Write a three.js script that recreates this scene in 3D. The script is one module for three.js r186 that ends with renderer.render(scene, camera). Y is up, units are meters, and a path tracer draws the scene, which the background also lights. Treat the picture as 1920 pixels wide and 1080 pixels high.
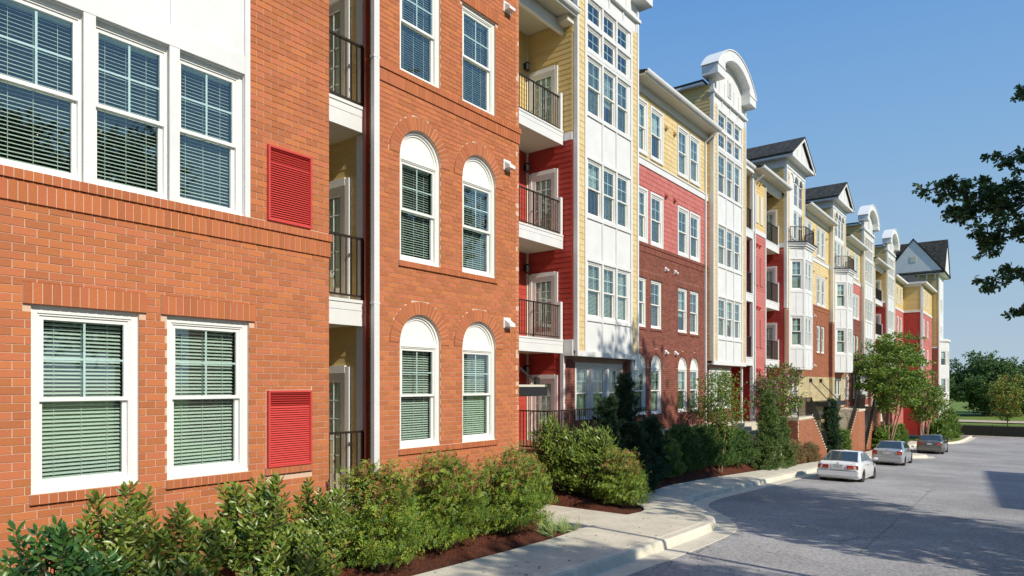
import * as THREE from 'three';
import { mergeGeometries } from 'three/addons/utils/BufferGeometryUtils.js';
import { Brush, Evaluator, SUBTRACTION } from 'three-bvh-csg';

// ---------------------------------------------------------------- camera, sky, sun, exposure
const EYE = 1.86, F = 3.276, THETA = Math.atan(982 / 1280);          // eye height over the ground floor, storey height, angle between view and street
const scene = new THREE.Scene();
const camera = new THREE.PerspectiveCamera(2 * Math.atan(540 / 1280) * 180 / Math.PI, 1920 / 1080, 0.1, 1500);
camera.position.set(0, EYE, 0);
camera.lookAt(Math.cos(THETA), EYE, -Math.sin(THETA));
camera.setViewOffset(1920, 1080, 0, -182, 1920, 1080);                // shifted lens: uprights stay upright
const renderer = new THREE.WebGLRenderer({ antialias: true });
renderer.toneMapping = THREE.LinearToneMapping;
renderer.toneMappingExposure = 1.12;
renderer.shadowMap.enabled = true;

const SUN_DIR = new THREE.Vector3(-0.14, 0.74, 1).normalize();
{ // clear sky: pale at the horizon, deeper blue overhead
  const W = 16, H = 256, d = new Float32Array(W * H * 4);
  const stops = [[-90, 0.30, 0.29, 0.27], [-4, 0.36, 0.36, 0.35], [0, 0.42, 0.52, 0.60], [8, 0.31, 0.46, 0.61], [18, 0.20, 0.38, 0.63], [30, 0.115, 0.285, 0.60], [55, 0.09, 0.24, 0.56], [90, 0.08, 0.21, 0.51]];
  for (let j = 0; j < H; j++) {
    const el = (j + 0.5) / H * 180 - 90;
    let k = 0; while (k < stops.length - 2 && el > stops[k + 1][0]) k++;
    const a = stops[k], b = stops[k + 1], t = Math.min(1, Math.max(0, (el - a[0]) / (b[0] - a[0])));
    for (let i = 0; i < W; i++) { const o = (j * W + i) * 4; for (let c = 0; c < 3; c++) d[o + c] = (a[c + 1] + (b[c + 1] - a[c + 1]) * t) * 1.0; d[o + 3] = 1; }
  }
  const sky = new THREE.DataTexture(d, W, H, THREE.RGBAFormat, THREE.FloatType);
  sky.mapping = THREE.EquirectangularReflectionMapping; sky.magFilter = THREE.LinearFilter; sky.minFilter = THREE.LinearFilter; sky.needsUpdate = true;
  scene.background = sky; scene.environment = sky;
}
const sun = new THREE.DirectionalLight(new THREE.Color(1, 0.93, 0.80), 4.5);
sun.position.copy(SUN_DIR).multiplyScalar(120).add(new THREE.Vector3(30, 0, -8)); sun.target.position.set(30, 0, -8);
sun.castShadow = true; sun.shadow.mapSize.set(4096, 4096); sun.shadow.radius = 1.2;
Object.assign(sun.shadow.camera, { left: -75, right: 75, top: 60, bottom: -60, near: 1, far: 300 });
scene.add(sun, sun.target);

// ---------------------------------------------------------------- helpers
let seed = 7;
const rnd = () => { seed = (seed + 0x6d2b79f5) | 0; let t = Math.imul(seed ^ (seed >>> 15), 1 | seed); t = (t + Math.imul(t ^ (t >>> 7), 61 | t)) ^ t; return ((t ^ (t >>> 14)) >>> 0) / 4294967296; };
const rr = (a, b) => a + (b - a) * rnd();
const V = (x, y, z) => new THREE.Vector3(x, y, z);
const clamp = (v, a, b) => Math.min(b, Math.max(a, v)), lerp = (a, b, t) => a + (b - a) * t;
const smooth = (t) => { t = clamp(t, 0, 1); return t * t * (3 - 2 * t); };
const interp = (pts, x) => { if (x <= pts[0][0]) return pts[0][1]; for (let i = 1; i < pts.length; i++) if (x <= pts[i][0]) { const a = pts[i - 1], b = pts[i]; return lerp(a[1], b[1], (x - a[0]) / (b[0] - a[0])); } return pts[pts.length - 1][1]; };
const used = {};
const numbered = (n) => { const k = used[n] = (used[n] ?? -1) + 1; return k ? n + '_' + String(k).padStart(3, '0') : n; };
function thing(name, label, category, pos = [0, 0, 0], turn = 0, group) {
  const o = new THREE.Group(); o.name = numbered(name); o.position.set(...pos); o.rotation.y = turn; o.userData = { label, category };
  if (group) o.userData.group = group; scene.add(o); o.updateMatrixWorld(true); return o;
}
function grp(name, parent, pos = [0, 0, 0], turn = 0) { const o = new THREE.Group(); o.name = name; o.position.set(...pos); o.rotation.y = turn; parent.add(o); o.updateMatrixWorld(true); return o; }
function metricUV(g) {                                                 // uv in metres by the dominant axis of the normal
  const p = g.attributes.position, n = g.attributes.normal, uv = new Float32Array(p.count * 2);
  for (let i = 0; i < p.count; i++) {
    const ax = Math.abs(n.getX(i)), ay = Math.abs(n.getY(i)), az = Math.abs(n.getZ(i));
    const [u, v] = ay > ax && ay > az ? [p.getX(i), p.getZ(i)] : ax > az ? [p.getZ(i), p.getY(i)] : [p.getX(i), p.getY(i)];
    uv[2 * i] = u; uv[2 * i + 1] = v;
  }
  g.setAttribute('uv', new THREE.BufferAttribute(uv, 2)); return g;
}
function mesh(name, g, mat, parent, kind) {
  if (Array.isArray(g)) g = g.length > 1 ? mergeGeometries(g.map((q) => { const r = q.index ? q.toNonIndexed() : q; for (const k of Object.keys(r.attributes)) if (!['position', 'normal', 'uv'].includes(k)) r.deleteAttribute(k); return r; })) : g[0];
  if (mat.map || mat.bumpMap) if (!g.userData.ownUV) metricUV(g);
  const o = new THREE.Mesh(g, mat); o.name = name; o.castShadow = o.receiveShadow = true; if (kind) o.userData.kind = kind; parent.add(o); return o;
}
function structure(name, g, mat, label) { const o = mesh(numbered(name), g, mat, scene); o.userData.kind = 'structure'; if (label) o.userData.label = label; return o; }
const box = (x0, x1, y0, y1, z0, z1) => new THREE.BoxGeometry(x1 - x0, y1 - y0, z1 - z0).translate((x0 + x1) / 2, (y0 + y1) / 2, (z0 + z1) / 2);
const UNIT = new THREE.BoxGeometry(1, 1, 1);
const mat4 = (x, y, z, sx, sy, sz, rx = 0, ry = 0, rz = 0) => new THREE.Matrix4().compose(V(x, y, z), new THREE.Quaternion().setFromEuler(new THREE.Euler(rx, ry, rz)), V(sx, sy, sz));
// alike pieces: the ones that show largest become parts of their own, the rest one instanced part
const camInv = new THREE.Matrix4(); camera.updateMatrixWorld(true); camInv.copy(camera.matrixWorld).invert();
function shown(p) { const c = p.clone().applyMatrix4(camInv); if (c.z > -0.5) return 0; const u = c.x / -c.z * 1280, v = c.y / -c.z * 1280; const inside = Math.abs(u) < 990 && v < 740 && v > -380; return (inside ? 1 : 0.02) / (c.z * c.z); }
function pieces(parent, name, geo, mats, list, limit = 300, restName) {
  parent.updateMatrixWorld(true);
  const p = V(0, 0, 0);
  for (const q of list) { q.s = shown(p.setFromMatrixPosition(q.m).applyMatrix4(parent.matrixWorld)) * (q.a ?? 1); }
  const order = limit ? [...list].sort((a, b) => b.s - a.s) : list;
  order.slice(0, limit).forEach((q) => { const o = new THREE.Mesh(geo, mats[q.k % mats.length]); o.name = name; q.m.decompose(o.position, o.quaternion, o.scale); o.castShadow = o.receiveShadow = true; parent.add(o); });
  const rest = order.slice(limit);
  if (rest.length) mats.forEach((mt, k) => {
    const part = rest.filter((q) => q.k % mats.length === k); if (!part.length) return;
    const im = new THREE.InstancedMesh(geo, mt, part.length); part.forEach((q, i) => im.setMatrixAt(i, q.m));
    im.name = restName ?? name; im.userData.kind = 'stuff'; im.castShadow = im.receiveShadow = true; parent.add(im);
  });
}
function tube(pts, r, seg = 6, taper = 1) {
  const c = new THREE.CatmullRomCurve3(pts.map((p) => p.isVector3 ? p : V(...p)), false, 'catmullrom', 0.4);
  const n = Math.max(1, (pts.length - 1) * 3), g = new THREE.TubeGeometry(c, n, r, seg, false);
  if (taper !== 1) { const p = g.attributes.position, per = seg + 1; for (let i = 0; i <= n; i++) { const q = c.getPointAt(i / n), f = lerp(1, taper, i / n); for (let j = 0; j < per; j++) { const k = i * per + j; p.setXYZ(k, q.x + (p.getX(k) - q.x) * f, q.y + (p.getY(k) - q.y) * f, q.z + (p.getZ(k) - q.z) * f); } } }
  return g;
}
function rod(a, b, r, seg = 6) { const d = V(...b).sub(V(...a)), g = new THREE.CylinderGeometry(r, r, d.length(), seg); g.applyQuaternion(new THREE.Quaternion().setFromUnitVectors(V(0, 1, 0), d.clone().normalize())); return g.translate((a[0] + b[0]) / 2, (a[1] + b[1]) / 2, (a[2] + b[2]) / 2); }

// ---------------------------------------------------------------- textures and materials
function noiseGrid(n, cells, s) { const g = new Float32Array(cells * cells); let q = s; for (let i = 0; i < g.length; i++) { q = (Math.imul(q, 1664525) + 1013904223) | 0; g[i] = (q >>> 8) / 16777216; } const o = new Float32Array(n * n); for (let y = 0; y < n; y++) for (let x = 0; x < n; x++) { const fx = x / n * cells, fy = y / n * cells, ix = Math.floor(fx), iy = Math.floor(fy), tx = smooth(fx - ix), ty = smooth(fy - iy); const at = (i, j) => g[((j % cells) * cells) + (i % cells)]; o[y * n + x] = lerp(lerp(at(ix, iy), at(ix + 1, iy), tx), lerp(at(ix, iy + 1), at(ix + 1, iy + 1), tx), ty); } return o; }
function tex(n, rgb, repeat, srgb = true) { const d = new Uint8Array(n * n * 4); for (let i = 0; i < n * n; i++) { const c = rgb(i % n, Math.floor(i / n), i); d[4 * i] = clamp(c[0] * 255, 0, 255); d[4 * i + 1] = clamp(c[1] * 255, 0, 255); d[4 * i + 2] = clamp(c[2] * 255, 0, 255); d[4 * i + 3] = 255; } const t = new THREE.DataTexture(d, n, n); t.wrapS = t.wrapT = THREE.RepeatWrapping; t.magFilter = THREE.LinearFilter; t.minFilter = THREE.LinearMipmapLinearFilter; t.generateMipmaps = true; t.repeat.set(1 / repeat, 1 / repeat); if (srgb) t.colorSpace = THREE.SRGBColorSpace; t.needsUpdate = true; return t; }
const N = 512, n8 = noiseGrid(N, 8, 11), n32 = noiseGrid(N, 32, 23), n128 = noiseGrid(N, 128, 37), n256 = noiseGrid(N, 256, 53), n4 = noiseGrid(N, 4, 71), n64 = noiseGrid(N, 64, 91);
const grey = (f, rep, srgb = true) => tex(N, (x, y, i) => { const v = f(i, x, y); return [v, v, v]; }, rep, srgb);
const T = {
  fine: grey((i) => 0.82 + 0.18 * (0.5 * n128[i] + 0.5 * n256[i]), 0.6),
  paint: grey((i) => 0.93 + 0.07 * (0.5 * n8[i] + 0.3 * n64[i] + 0.2 * n256[i]), 2.5),
  wood: grey((i, x, y) => { const j = (y * N + ((x >> 4) % N)); return 0.88 + 0.12 * (0.6 * n128[j] + 0.4 * n32[i]); }, 1.2),
  asphalt: tex(1024, (x, y) => { const at = (g, m) => g[((y * m) % 512 | 0) * 512 + ((x * m) % 512 | 0)], big = at(n4, 0.5), mid = at(n8, 0.5), p = at(n32, 0.5), g1 = at(n256, 1), g2 = at(n128, 2), crack = Math.abs(at(n8, 0.5) - 0.5 + 0.16 * (p - 0.5)) < 0.0035 ? -0.16 : 0, oil = at(n64, 0.5) > 0.9 && mid > 0.55 ? -0.12 * (at(n64, 0.5) - 0.9) * 10 : 0, v = 0.66 + 0.13 * big + 0.10 * mid + 0.06 * p + 0.24 * (g1 - 0.5) + 0.14 * (g2 - 0.5) + crack + oil; return [v, v * 0.99, v * 0.98]; }, 14),
  asphaltBump: grey((i) => 0.5 * n256[i] + 0.35 * n128[i] + 0.15 * n32[i], 2, false),
  concrete: tex(N, (x, y, i) => { const v = 0.84 + 0.08 * n8[i] + 0.05 * n32[i] + 0.07 * (n256[i] - 0.5) - (n64[i] > 0.93 ? 0.08 : 0); return [v, v * 0.985, v * 0.95]; }, 3.1),
  mulch: tex(N, (x, y, i) => { const v = 0.35 + 0.75 * n128[i] * (0.5 + n256[i]), w = n32[i]; return [v * (0.95 + 0.3 * w), v * 0.72, v * 0.5]; }, 1.6),
  mulchBump: grey((i) => 0.6 * n128[i] + 0.4 * n64[i], 1.1, false),
  grass: tex(N, (x, y, i) => { const v = 0.55 + 0.3 * n128[i] + 0.25 * n8[i]; return [v * 0.95, v, v * 0.55]; }, 4),
  roof: tex(N, (x, y, i) => { const row = Math.floor(y / 16), col = Math.floor((x + (row % 2) * 17 + 9 * Math.sin(row * 7)) / 34); const h = Math.abs(Math.sin(row * 12.9 + col * 78.2) * 43758.5) % 1; const v = 0.5 + 0.5 * h * (0.7 + 0.3 * n256[i]) - (y % 16 < 2 ? 0.25 : 0); return [v, v, v * 0.97]; }, 4.5),
};
const lin = (r, g, b) => new THREE.Color().setRGB(r, g, b);
const std = (r, g, b, rough = 0.8, o = {}) => { const { rep, ...q } = o; return new THREE.MeshStandardMaterial({ color: lin(r, g, b), roughness: rough, ...q }); };
const brickTones = (base, spread, n, mapRep) => Array.from({ length: n }, (_, k) => { const f = 1 + spread * ((k / (n - 1)) * 2 - 1), h = [0, 0.03, -0.02, 0.015, -0.03, 0.02, -0.01][k % 7]; const t = T.fine.clone(); t.offset.set(k * 0.17, k * 0.31); t.repeat.set(0.35, 0.12); return new THREE.MeshStandardMaterial({ color: lin(base[0] * f, base[1] * f * (1 + h), base[2] * f * (1 - h * 3)), roughness: 0.88, map: t, bumpMap: t, bumpScale: 0.002 }); });
const M = {
  white: std(0.76, 0.76, 0.745, 0.5, { map: T.paint }), whitePlain: std(0.78, 0.78, 0.75, 0.45), vinyl: std(0.80, 0.79, 0.75, 0.35), muntin: std(0.80, 0.83, 0.83, 0.4),
  mortar: std(0.76, 0.54, 0.40, 0.95, { map: T.fine }), darkMortar: std(0.50, 0.32, 0.25, 0.95, { map: T.fine }),
  brick: brickTones([0.56, 0.178, 0.066], 0.12, 6), trimBrick: brickTones([0.54, 0.160, 0.058], 0.09, 4), darkBrick: brickTones([0.26, 0.078, 0.050], 0.20, 5), orangeBrick: brickTones([0.38, 0.13, 0.06], 0.15, 4),
  stone: brickTones([0.56, 0.45, 0.25], 0.12, 4), stoneMortar: std(0.45, 0.38, 0.26, 0.95, { map: T.fine }),
  yellow: [std(0.72, 0.53, 0.22, 0.7, { map: T.wood }), std(0.69, 0.50, 0.20, 0.7, { map: T.wood }), std(0.74, 0.55, 0.24, 0.7, { map: T.wood })],
  shingle: [std(0.74, 0.57, 0.28, 0.75, { map: T.wood }), std(0.70, 0.53, 0.25, 0.75, { map: T.wood }), std(0.76, 0.60, 0.31, 0.75, { map: T.wood })],
  red: [std(0.47, 0.048, 0.032, 0.65, { map: T.wood }), std(0.44, 0.042, 0.028, 0.65, { map: T.wood }), std(0.49, 0.055, 0.036, 0.65, { map: T.wood })],
  pink: [std(0.56, 0.165, 0.14, 0.7, { map: T.wood }), std(0.53, 0.15, 0.125, 0.7, { map: T.wood }), std(0.58, 0.18, 0.15, 0.7, { map: T.wood })],
  louvre: std(0.56, 0.06, 0.05, 0.45), bronze: std(0.038, 0.026, 0.019, 0.45, { metalness: 0.3 }), black: std(0.018, 0.017, 0.016, 0.5), soffit: std(0.62, 0.58, 0.47, 0.8), ceiling: std(0.60, 0.56, 0.44, 0.8),
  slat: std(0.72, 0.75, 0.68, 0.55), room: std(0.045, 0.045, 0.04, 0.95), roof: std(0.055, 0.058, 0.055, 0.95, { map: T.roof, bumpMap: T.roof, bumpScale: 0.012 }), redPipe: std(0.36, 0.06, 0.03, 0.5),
  glass: new THREE.MeshPhysicalMaterial({ color: lin(0.90, 0.965, 0.945), roughness: 0.015, metalness: 0, transmission: 1, thickness: 0, ior: 1.95 }),
  lampGlass: std(0.35, 0.36, 0.36, 0.2), concrete: std(0.76, 0.715, 0.61, 0.9, { map: T.concrete }), kerb: std(0.78, 0.745, 0.65, 0.88, { map: T.concrete }), asphalt: std(0.49, 0.485, 0.485, 0.92, { map: T.asphalt, bumpMap: T.asphaltBump, bumpScale: 0.006 }),
  mulch: std(0.16, 0.088, 0.052, 1, { map: T.mulch, bumpMap: T.mulchBump, bumpScale: 0.03 }), grass: std(0.22, 0.29, 0.085, 1, { map: T.grass }), sand: std(0.62, 0.46, 0.32, 1, { map: T.fine }), bark: std(0.13, 0.085, 0.055, 0.95), paleBark: std(0.30, 0.20, 0.12, 0.9), oakBark: std(0.06, 0.045, 0.035, 0.95),
};
// ---------------------------------------------------------------- building kit (local x along the wall, y up, z out of the wall)
function hole(h) { const p = new THREE.Path(); if (h.r) { p.moveTo(h.x0, h.y0); p.lineTo(h.x1, h.y0); p.lineTo(h.x1, h.ys); p.absarc((h.x0 + h.x1) / 2, h.ys, h.r, 0, Math.PI, false); p.lineTo(h.x0, h.y0); } else { p.moveTo(h.x0, h.y0); p.lineTo(h.x1, h.y0); p.lineTo(h.x1, h.y1); p.lineTo(h.x0, h.y1); p.lineTo(h.x0, h.y0); } return p; }
function panelGeo(x0, x1, y0, y1, z, th, holes = []) { const s = new THREE.Shape(); s.moveTo(x0, y0); s.lineTo(x1, y0); s.lineTo(x1, y1); s.lineTo(x0, y1); s.lineTo(x0, y0); s.holes = holes.map(hole); return new THREE.ExtrudeGeometry(s, { depth: th, bevelEnabled: false, curveSegments: 14 }).translate(0, 0, z - th); }
const inYX = (holes, x0, x1, y0, y1) => holes.filter((h) => h.x0 < x1 && h.x1 > x0 && h.y0 < y1 && (h.r ? h.ys + h.r : h.y1) > y0).map((h) => ({ ...h, x0: Math.max(h.x0, x0 + 0.001), x1: Math.min(h.x1, x1 - 0.001), y0: Math.max(h.y0, y0 + 0.001), y1: h.y1 && Math.min(h.y1, y1 - 0.001) }));
function spans(a, b, ya, yb, holes) {                                  // what is left of a row between openings
  let out = [[a, b]];
  for (const h of holes) {
    const top = h.ro ? h.ys + h.ro : h.r ? h.ys + h.r : h.y1; if (yb <= h.y0 + 0.004 || ya >= top - 0.004) continue;
    let l = h.x0, r = h.x1; const R = h.ro ?? h.r;
    if (R && yb > h.ys + 0.01) { const y = Math.max(0, (ya + yb) / 2 - h.ys), w = Math.sqrt(Math.max(0, R * R - y * y)), c = (h.x0 + h.x1) / 2; l = c - w; r = c + w; if (w < 0.02) continue; }
    out = out.flatMap(([p, q]) => (r <= p || l >= q) ? [[p, q]] : [[p, l], [r, q]].filter(([m, n]) => n - m > 0.03));
  }
  return out;
}
const COURSE = F / 39, BL = 0.214;
function brickWall(parent, o) {                                       // o: x0 x1 y0 y1 z holes(clear opening) cuts(where no field brick lies) mats mortar limit back
  const { x0, x1, y0, y1, z = 0, holes = [], cuts = holes, mats = M.brick, mortar = M.mortar, limit = 300, bl = BL, ch = COURSE, joint = 0.0092 } = o, list = [];
  mesh('mortar_wall', panelGeo(x0, x1, y0, y1, z - 0.007, o.th ?? 0.22, holes), mortar, parent);
  const from = Math.round(y0 / ch);
  for (let j = from; (j + 1) * ch <= y1 + 0.002; j++) {
    const ya = j * ch + joint / 2, yb = (j + 1) * ch - joint / 2;
    const part = cuts.filter((h) => !h.r && ((h.y1 > ya + 0.012 && h.y1 < yb - 0.012) || (h.y0 > ya + 0.012 && h.y0 < yb - 0.012))), full = cuts.filter((h) => !part.includes(h));
    for (const [a, b] of spans(x0, x1, ya, yb, full)) {
      let s = Math.floor((a - (j % 2 ? bl / 2 : 0)) / bl) * bl + (j % 2 ? bl / 2 : 0);
      for (; s < b; s += bl) {
        const p0 = Math.max(a + (s < a ? 0 : joint / 2), s + joint / 2), q0 = Math.min(b, s + bl - joint / 2), xs = [p0, q0], k = Math.floor(rnd() * mats.length);
        for (const h of part) for (const e of [h.x0, h.x1]) if (e > p0 + 0.01 && e < q0 - 0.01) xs.push(e); xs.sort((m, n) => m - n);
        for (let i = 0; i < xs.length - 1; i++) { const p = xs[i], q = xs[i + 1]; if (q - p < 0.02) continue; let lo = ya, hi = yb; for (const h of part) if ((p + q) / 2 > h.x0 && (p + q) / 2 < h.x1) { if (h.y1 < yb - 0.01 && h.y1 > ya) lo = Math.max(lo, h.y1 + 0.004); if (h.y0 > ya + 0.01 && h.y0 < yb) hi = Math.min(hi, h.y0 - 0.004); } if (hi - lo < 0.012) continue; list.push({ m: mat4((p + q) / 2, (lo + hi) / 2, z - 0.005 + rr(-0.0012, 0.0012), q - p, hi - lo, 0.010), k, a: q - p }); }
      }
    }
  }
  pieces(parent, 'brick', UNIT, mats, list, limit);
}
function soldierRow(parent, x0, x1, y0, y1, z, name = 'brick', mats = M.trimBrick, w = COURSE) { const n = Math.max(1, Math.round((x1 - x0) / w)), d = (x1 - x0) / n; for (let i = 0; i < n; i++) { const o = new THREE.Mesh(UNIT, mats[Math.floor(rnd() * mats.length)]); o.name = name; o.scale.set(d - 0.009, y1 - y0 - 0.004, 0.09 + rr(0, 0.003)); o.position.set(x0 + d * (i + 0.5), (y0 + y1) / 2, z - 0.045); o.castShadow = o.receiveShadow = true; parent.add(o); } }
function trimCourse(parent, name, x0, x1, y0, y1, z, mortar = M.mortar, mats = M.trimBrick) { const g = grp(name, parent); mesh('mortar', box(x0 + 0.003, x1 - 0.003, y0 + 0.004, y1 - 0.004, z - 0.1, z - 0.006), mortar, g); soldierRow(g, x0, x1, y0, y1, z, 'brick', mats); }
function archRing(parent, cx, ys, r0, r1, z, mats = M.trimBrick, mortar = M.mortar) {
  const g = grp('brick_arch', parent), s = new THREE.Shape(); s.absarc(cx, ys, r1 - 0.004, 0, Math.PI, false); s.absarc(cx, ys, r0 + 0.002, Math.PI, 0, true);
  mesh('mortar', new THREE.ExtrudeGeometry(s, { depth: 0.1, bevelEnabled: false, curveSegments: 20 }).translate(0, 0, z - 0.106), mortar, g);
  const rm = (r0 + r1) / 2, n = Math.round(Math.PI * rm / 0.086), w = Math.PI * r0 / n, w1 = Math.PI * r1 / n, geo = new THREE.BufferGeometry().copy(UNIT), p = geo.attributes.position;
  for (let i = 0; i < p.count; i++) { const t = p.getY(i) + 0.5, wid = lerp(w, w1, t) - 0.012; p.setX(i, p.getX(i) * wid); p.setY(i, r0 + 0.003 + t * (r1 - r0 - 0.006)); }
  geo.computeVertexNormals();
  for (let i = 0; i < n; i++) { const a = Math.PI * (i + 0.5) / n, o = new THREE.Mesh(geo, mats[Math.floor(rnd() * mats.length)]); o.name = 'brick'; o.scale.z = 0.09; o.position.set(cx, ys, z - 0.045 + rr(-0.001, 0.001)); o.rotation.z = a - Math.PI / 2; o.castShadow = o.receiveShadow = true; g.add(o); }
}
// lapped boards or shingles on a backing
function lap(parent, o) {                                              // o: x0 x1 y0 y1 z holes mats expo shingle name limit
  const { x0, x1, y0, y1, z = 0, holes = [], mats, expo = 0.165, shingle = 0, limit = 300 } = o, list = [], tilt = -0.055;
  mesh('wall', panelGeo(x0, x1, y0, y1, z - 0.022, o.th ?? 0.18, inYX(holes, x0, x1, y0, y1)), mats[0], parent);
  const n = Math.max(1, Math.round((y1 - y0) / expo)), e = (y1 - y0) / n;
  for (let j = 0; j < n; j++) {
    const ya = y0 + j * e, yb = ya + e;
    for (const [a, b] of spans(x0, x1, ya, yb, holes)) {
      let s = a, first = true;
      while (s < b - 0.005) {
        let w = shingle ? rr(0.6, 1.35) * shingle : rr(2.2, 3.6); if (first && shingle) w *= rr(0.4, 1); first = false;
        const t = b - (s + w) < (shingle ? 0.06 : 0.5) ? b : s + w;
        list.push({ m: mat4((s + t) / 2, ya + e / 2 + 0.008, z - 0.012 + (shingle ? rr(-0.002, 0.002) : 0), t - s - (shingle ? 0.006 : 0.002), e + 0.016 - (j === n - 1 ? 0.016 : 0), 0.012, tilt), k: Math.floor(rnd() * mats.length), a: (t - s) }); s = t;
      }
    }
  }
  pieces(parent, shingle ? 'shingle' : 'siding_board', lapUnit, mats, list, limit);
}
const lapUnit = metricUV(UNIT.clone());
// a double-hung window; origin bottom centre of the opening, z = 0 the wall face
const winCache = new Map();
function frameBars(w, h, t, z0, z1, y = 0) { return [box(-w / 2, w / 2, y, y + t, z0, z1), box(-w / 2, w / 2, y + h - t, y + h, z0, z1), box(-w / 2, -w / 2 + t, y + t, y + h - t, z0, z1), box(w / 2 - t, w / 2, y + t, y + h - t, z0, z1)]; }
function makeWindow(o) {
  const { w, h, deep = 0.05, mould = 0.065, slats = 1, near = false, kind = 'double', tiltS = 0.62, ro = 0 } = o, g = new THREE.Group(); g.name = 'window';
  const z = -deep, iw = w - 2 * mould, ih = h - 2 * mould;
  mesh('frame', [...frameBars(w, h, mould, z - 0.10, z), ...frameBars(iw, ih, 0.022, z - 0.12, z - 0.014, mould), box(-w / 2 - 0.0, w / 2, -0.004, 0.03, z - 0.02, z + 0.018)], M.vinyl, g);
  const sw = iw - 0.044, y0 = mould + 0.022, y1 = h - mould - 0.022, st = 0.042;
  if (kind === 'double') {
    const ym = (y0 + y1) / 2;
    mesh('upper_sash', frameBars(sw, y1 - ym + 0.02, st, z - 0.062, z - 0.03, ym - 0.02), M.vinyl, g);
    mesh('lower_sash', frameBars(sw, ym - y0 + 0.02, st, z - 0.105, z - 0.068, y0), M.vinyl, g);
    const gh = y1 - ym + 0.02 - 2 * st, gy = ym - 0.02 + st;
    mesh('upper_pane', box(-sw / 2 + st, sw / 2 - st, gy, gy + gh, z - 0.049, z - 0.045), M.glass, g);
    mesh('lower_pane', box(-sw / 2 + st, sw / 2 - st, y0 + st, ym + 0.02 - st, z - 0.089, z - 0.085), M.glass, g);
    const mw = 0.011; mesh('muntin', [box(-mw, mw, gy, gy + gh, z - 0.058, z - 0.051), box(-sw / 2 + st, -mw, gy + gh / 2 - mw, gy + gh / 2 + mw, z - 0.058, z - 0.051), box(mw, sw / 2 - st, gy + gh / 2 - mw, gy + gh / 2 + mw, z - 0.058, z - 0.051)], M.muntin, g);
  } else {
    mesh('sash', frameBars(sw, y1 - y0, st, z - 0.075, z - 0.035, y0), M.vinyl, g);
    const a = -sw / 2 + st, b = sw / 2 - st, c = y0 + st, d = y1 - st, my = (c + d) / 2; mesh('pane', box(a, b, c, d, z - 0.056, z - 0.052), M.glass, g);
    mesh('muntin', [box(-0.011, 0.011, c, d, z - 0.064, z - 0.058), box(a, -0.011, my - 0.011, my + 0.011, z - 0.064, z - 0.058), box(0.011, b, my - 0.011, my + 0.011, z - 0.064, z - 0.058)], M.muntin, g);
  }
  if (slats) {
    const top = y1 - 0.05, n = Math.floor((top - y0 - 0.02) * (1 - (o.up ?? 0)) / 0.0425), bw = sw - 0.05, list = [], zb = z - 0.165;
    const head = box(-bw / 2, bw / 2, top, top + 0.045, zb - 0.025, zb + 0.025), cords = [-0.32, 0, 0.32].map((f) => box(f * bw - 0.002, f * bw + 0.002, y0, top, zb + 0.024, zb + 0.027));
    for (let i = 0; i < n; i++) list.push(mat4(rr(-0.002, 0.002), top - 0.03 - i * 0.0425, zb, bw, 0.0028, 0.05, tiltS + rr(-0.03, 0.03), 0, rr(-0.0025, 0.0025)));
    mesh('blind_headrail', [head, ...cords], M.slat, g);
    if (near) for (const m of list) { const s = new THREE.Mesh(UNIT, M.slat); s.name = 'slat'; m.decompose(s.position, s.quaternion, s.scale); s.castShadow = s.receiveShadow = true; g.add(s); }
    else mesh('blind_slats', list.map((m) => UNIT.clone().applyMatrix4(m)), M.slat, g);
  }
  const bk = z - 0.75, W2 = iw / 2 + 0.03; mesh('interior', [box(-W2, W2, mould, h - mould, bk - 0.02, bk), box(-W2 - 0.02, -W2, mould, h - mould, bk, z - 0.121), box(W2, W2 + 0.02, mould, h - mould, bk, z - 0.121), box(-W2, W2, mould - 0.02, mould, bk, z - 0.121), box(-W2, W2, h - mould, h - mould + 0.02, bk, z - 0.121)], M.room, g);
  if (ro) { // arched head panel above the sashes
    const s = new THREE.Shape(); s.moveTo(-ro, 0); s.absarc(0, 0.0, ro - 0.075, Math.PI, 0, true); s.lineTo(-ro + 0.075, 0);
    const s2 = new THREE.Shape(); s2.absarc(0, 0, ro - 0.07, 0, Math.PI, false); const ring = (a, b, d, zz) => { const q = new THREE.Shape(); q.absarc(0, 0, b, 0, Math.PI, false); q.absarc(0, 0, a, Math.PI, 0, true); return new THREE.ExtrudeGeometry(q, { depth: d, bevelEnabled: false, curveSegments: 18 }).translate(0, h, zz); };
    mesh('arched_panel', [new THREE.ExtrudeGeometry(s2, { depth: 0.04, bevelEnabled: false, curveSegments: 18 }).translate(0, h, z - 0.09)], M.whitePlain, g);
    mesh('arched_moulding', [ring(ro - 0.045, ro, 0.10, z - 0.10), ring(ro - 0.085, ro - 0.045, 0.07, z - 0.10)], M.vinyl, g);
  }
  return g;
}
let winCount = 0;
function window_(parent, cx, y, z, o) {
  if (!o.near && o.slats !== 0) { const v = (winCount++ * 7) % 11; o = { ...o, tiltS: (o.tiltS ?? 0.6) + [0, 0.25, -0.1, 0.5, 0][v % 5], up: v === 3 ? 0.35 : v === 8 ? 0.55 : 0 }; }
  const key = JSON.stringify(o); let g;
  if (winCache.has(key)) g = winCache.get(key).clone(); else { g = makeWindow(o); winCache.set(key, g); }
  g.position.set(cx, y, z); parent.add(g); return g;
}
const rect = (cx, w, y0, y1) => ({ x0: cx - w / 2, x1: cx + w / 2, y0, y1 });
const arch = (cx, w, y0, ys, ro) => ({ x0: cx - w / 2, x1: cx + w / 2, y0, ys, r: w / 2, ro });
const noArch = (h) => h.r ? { ...h } : h;
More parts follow.
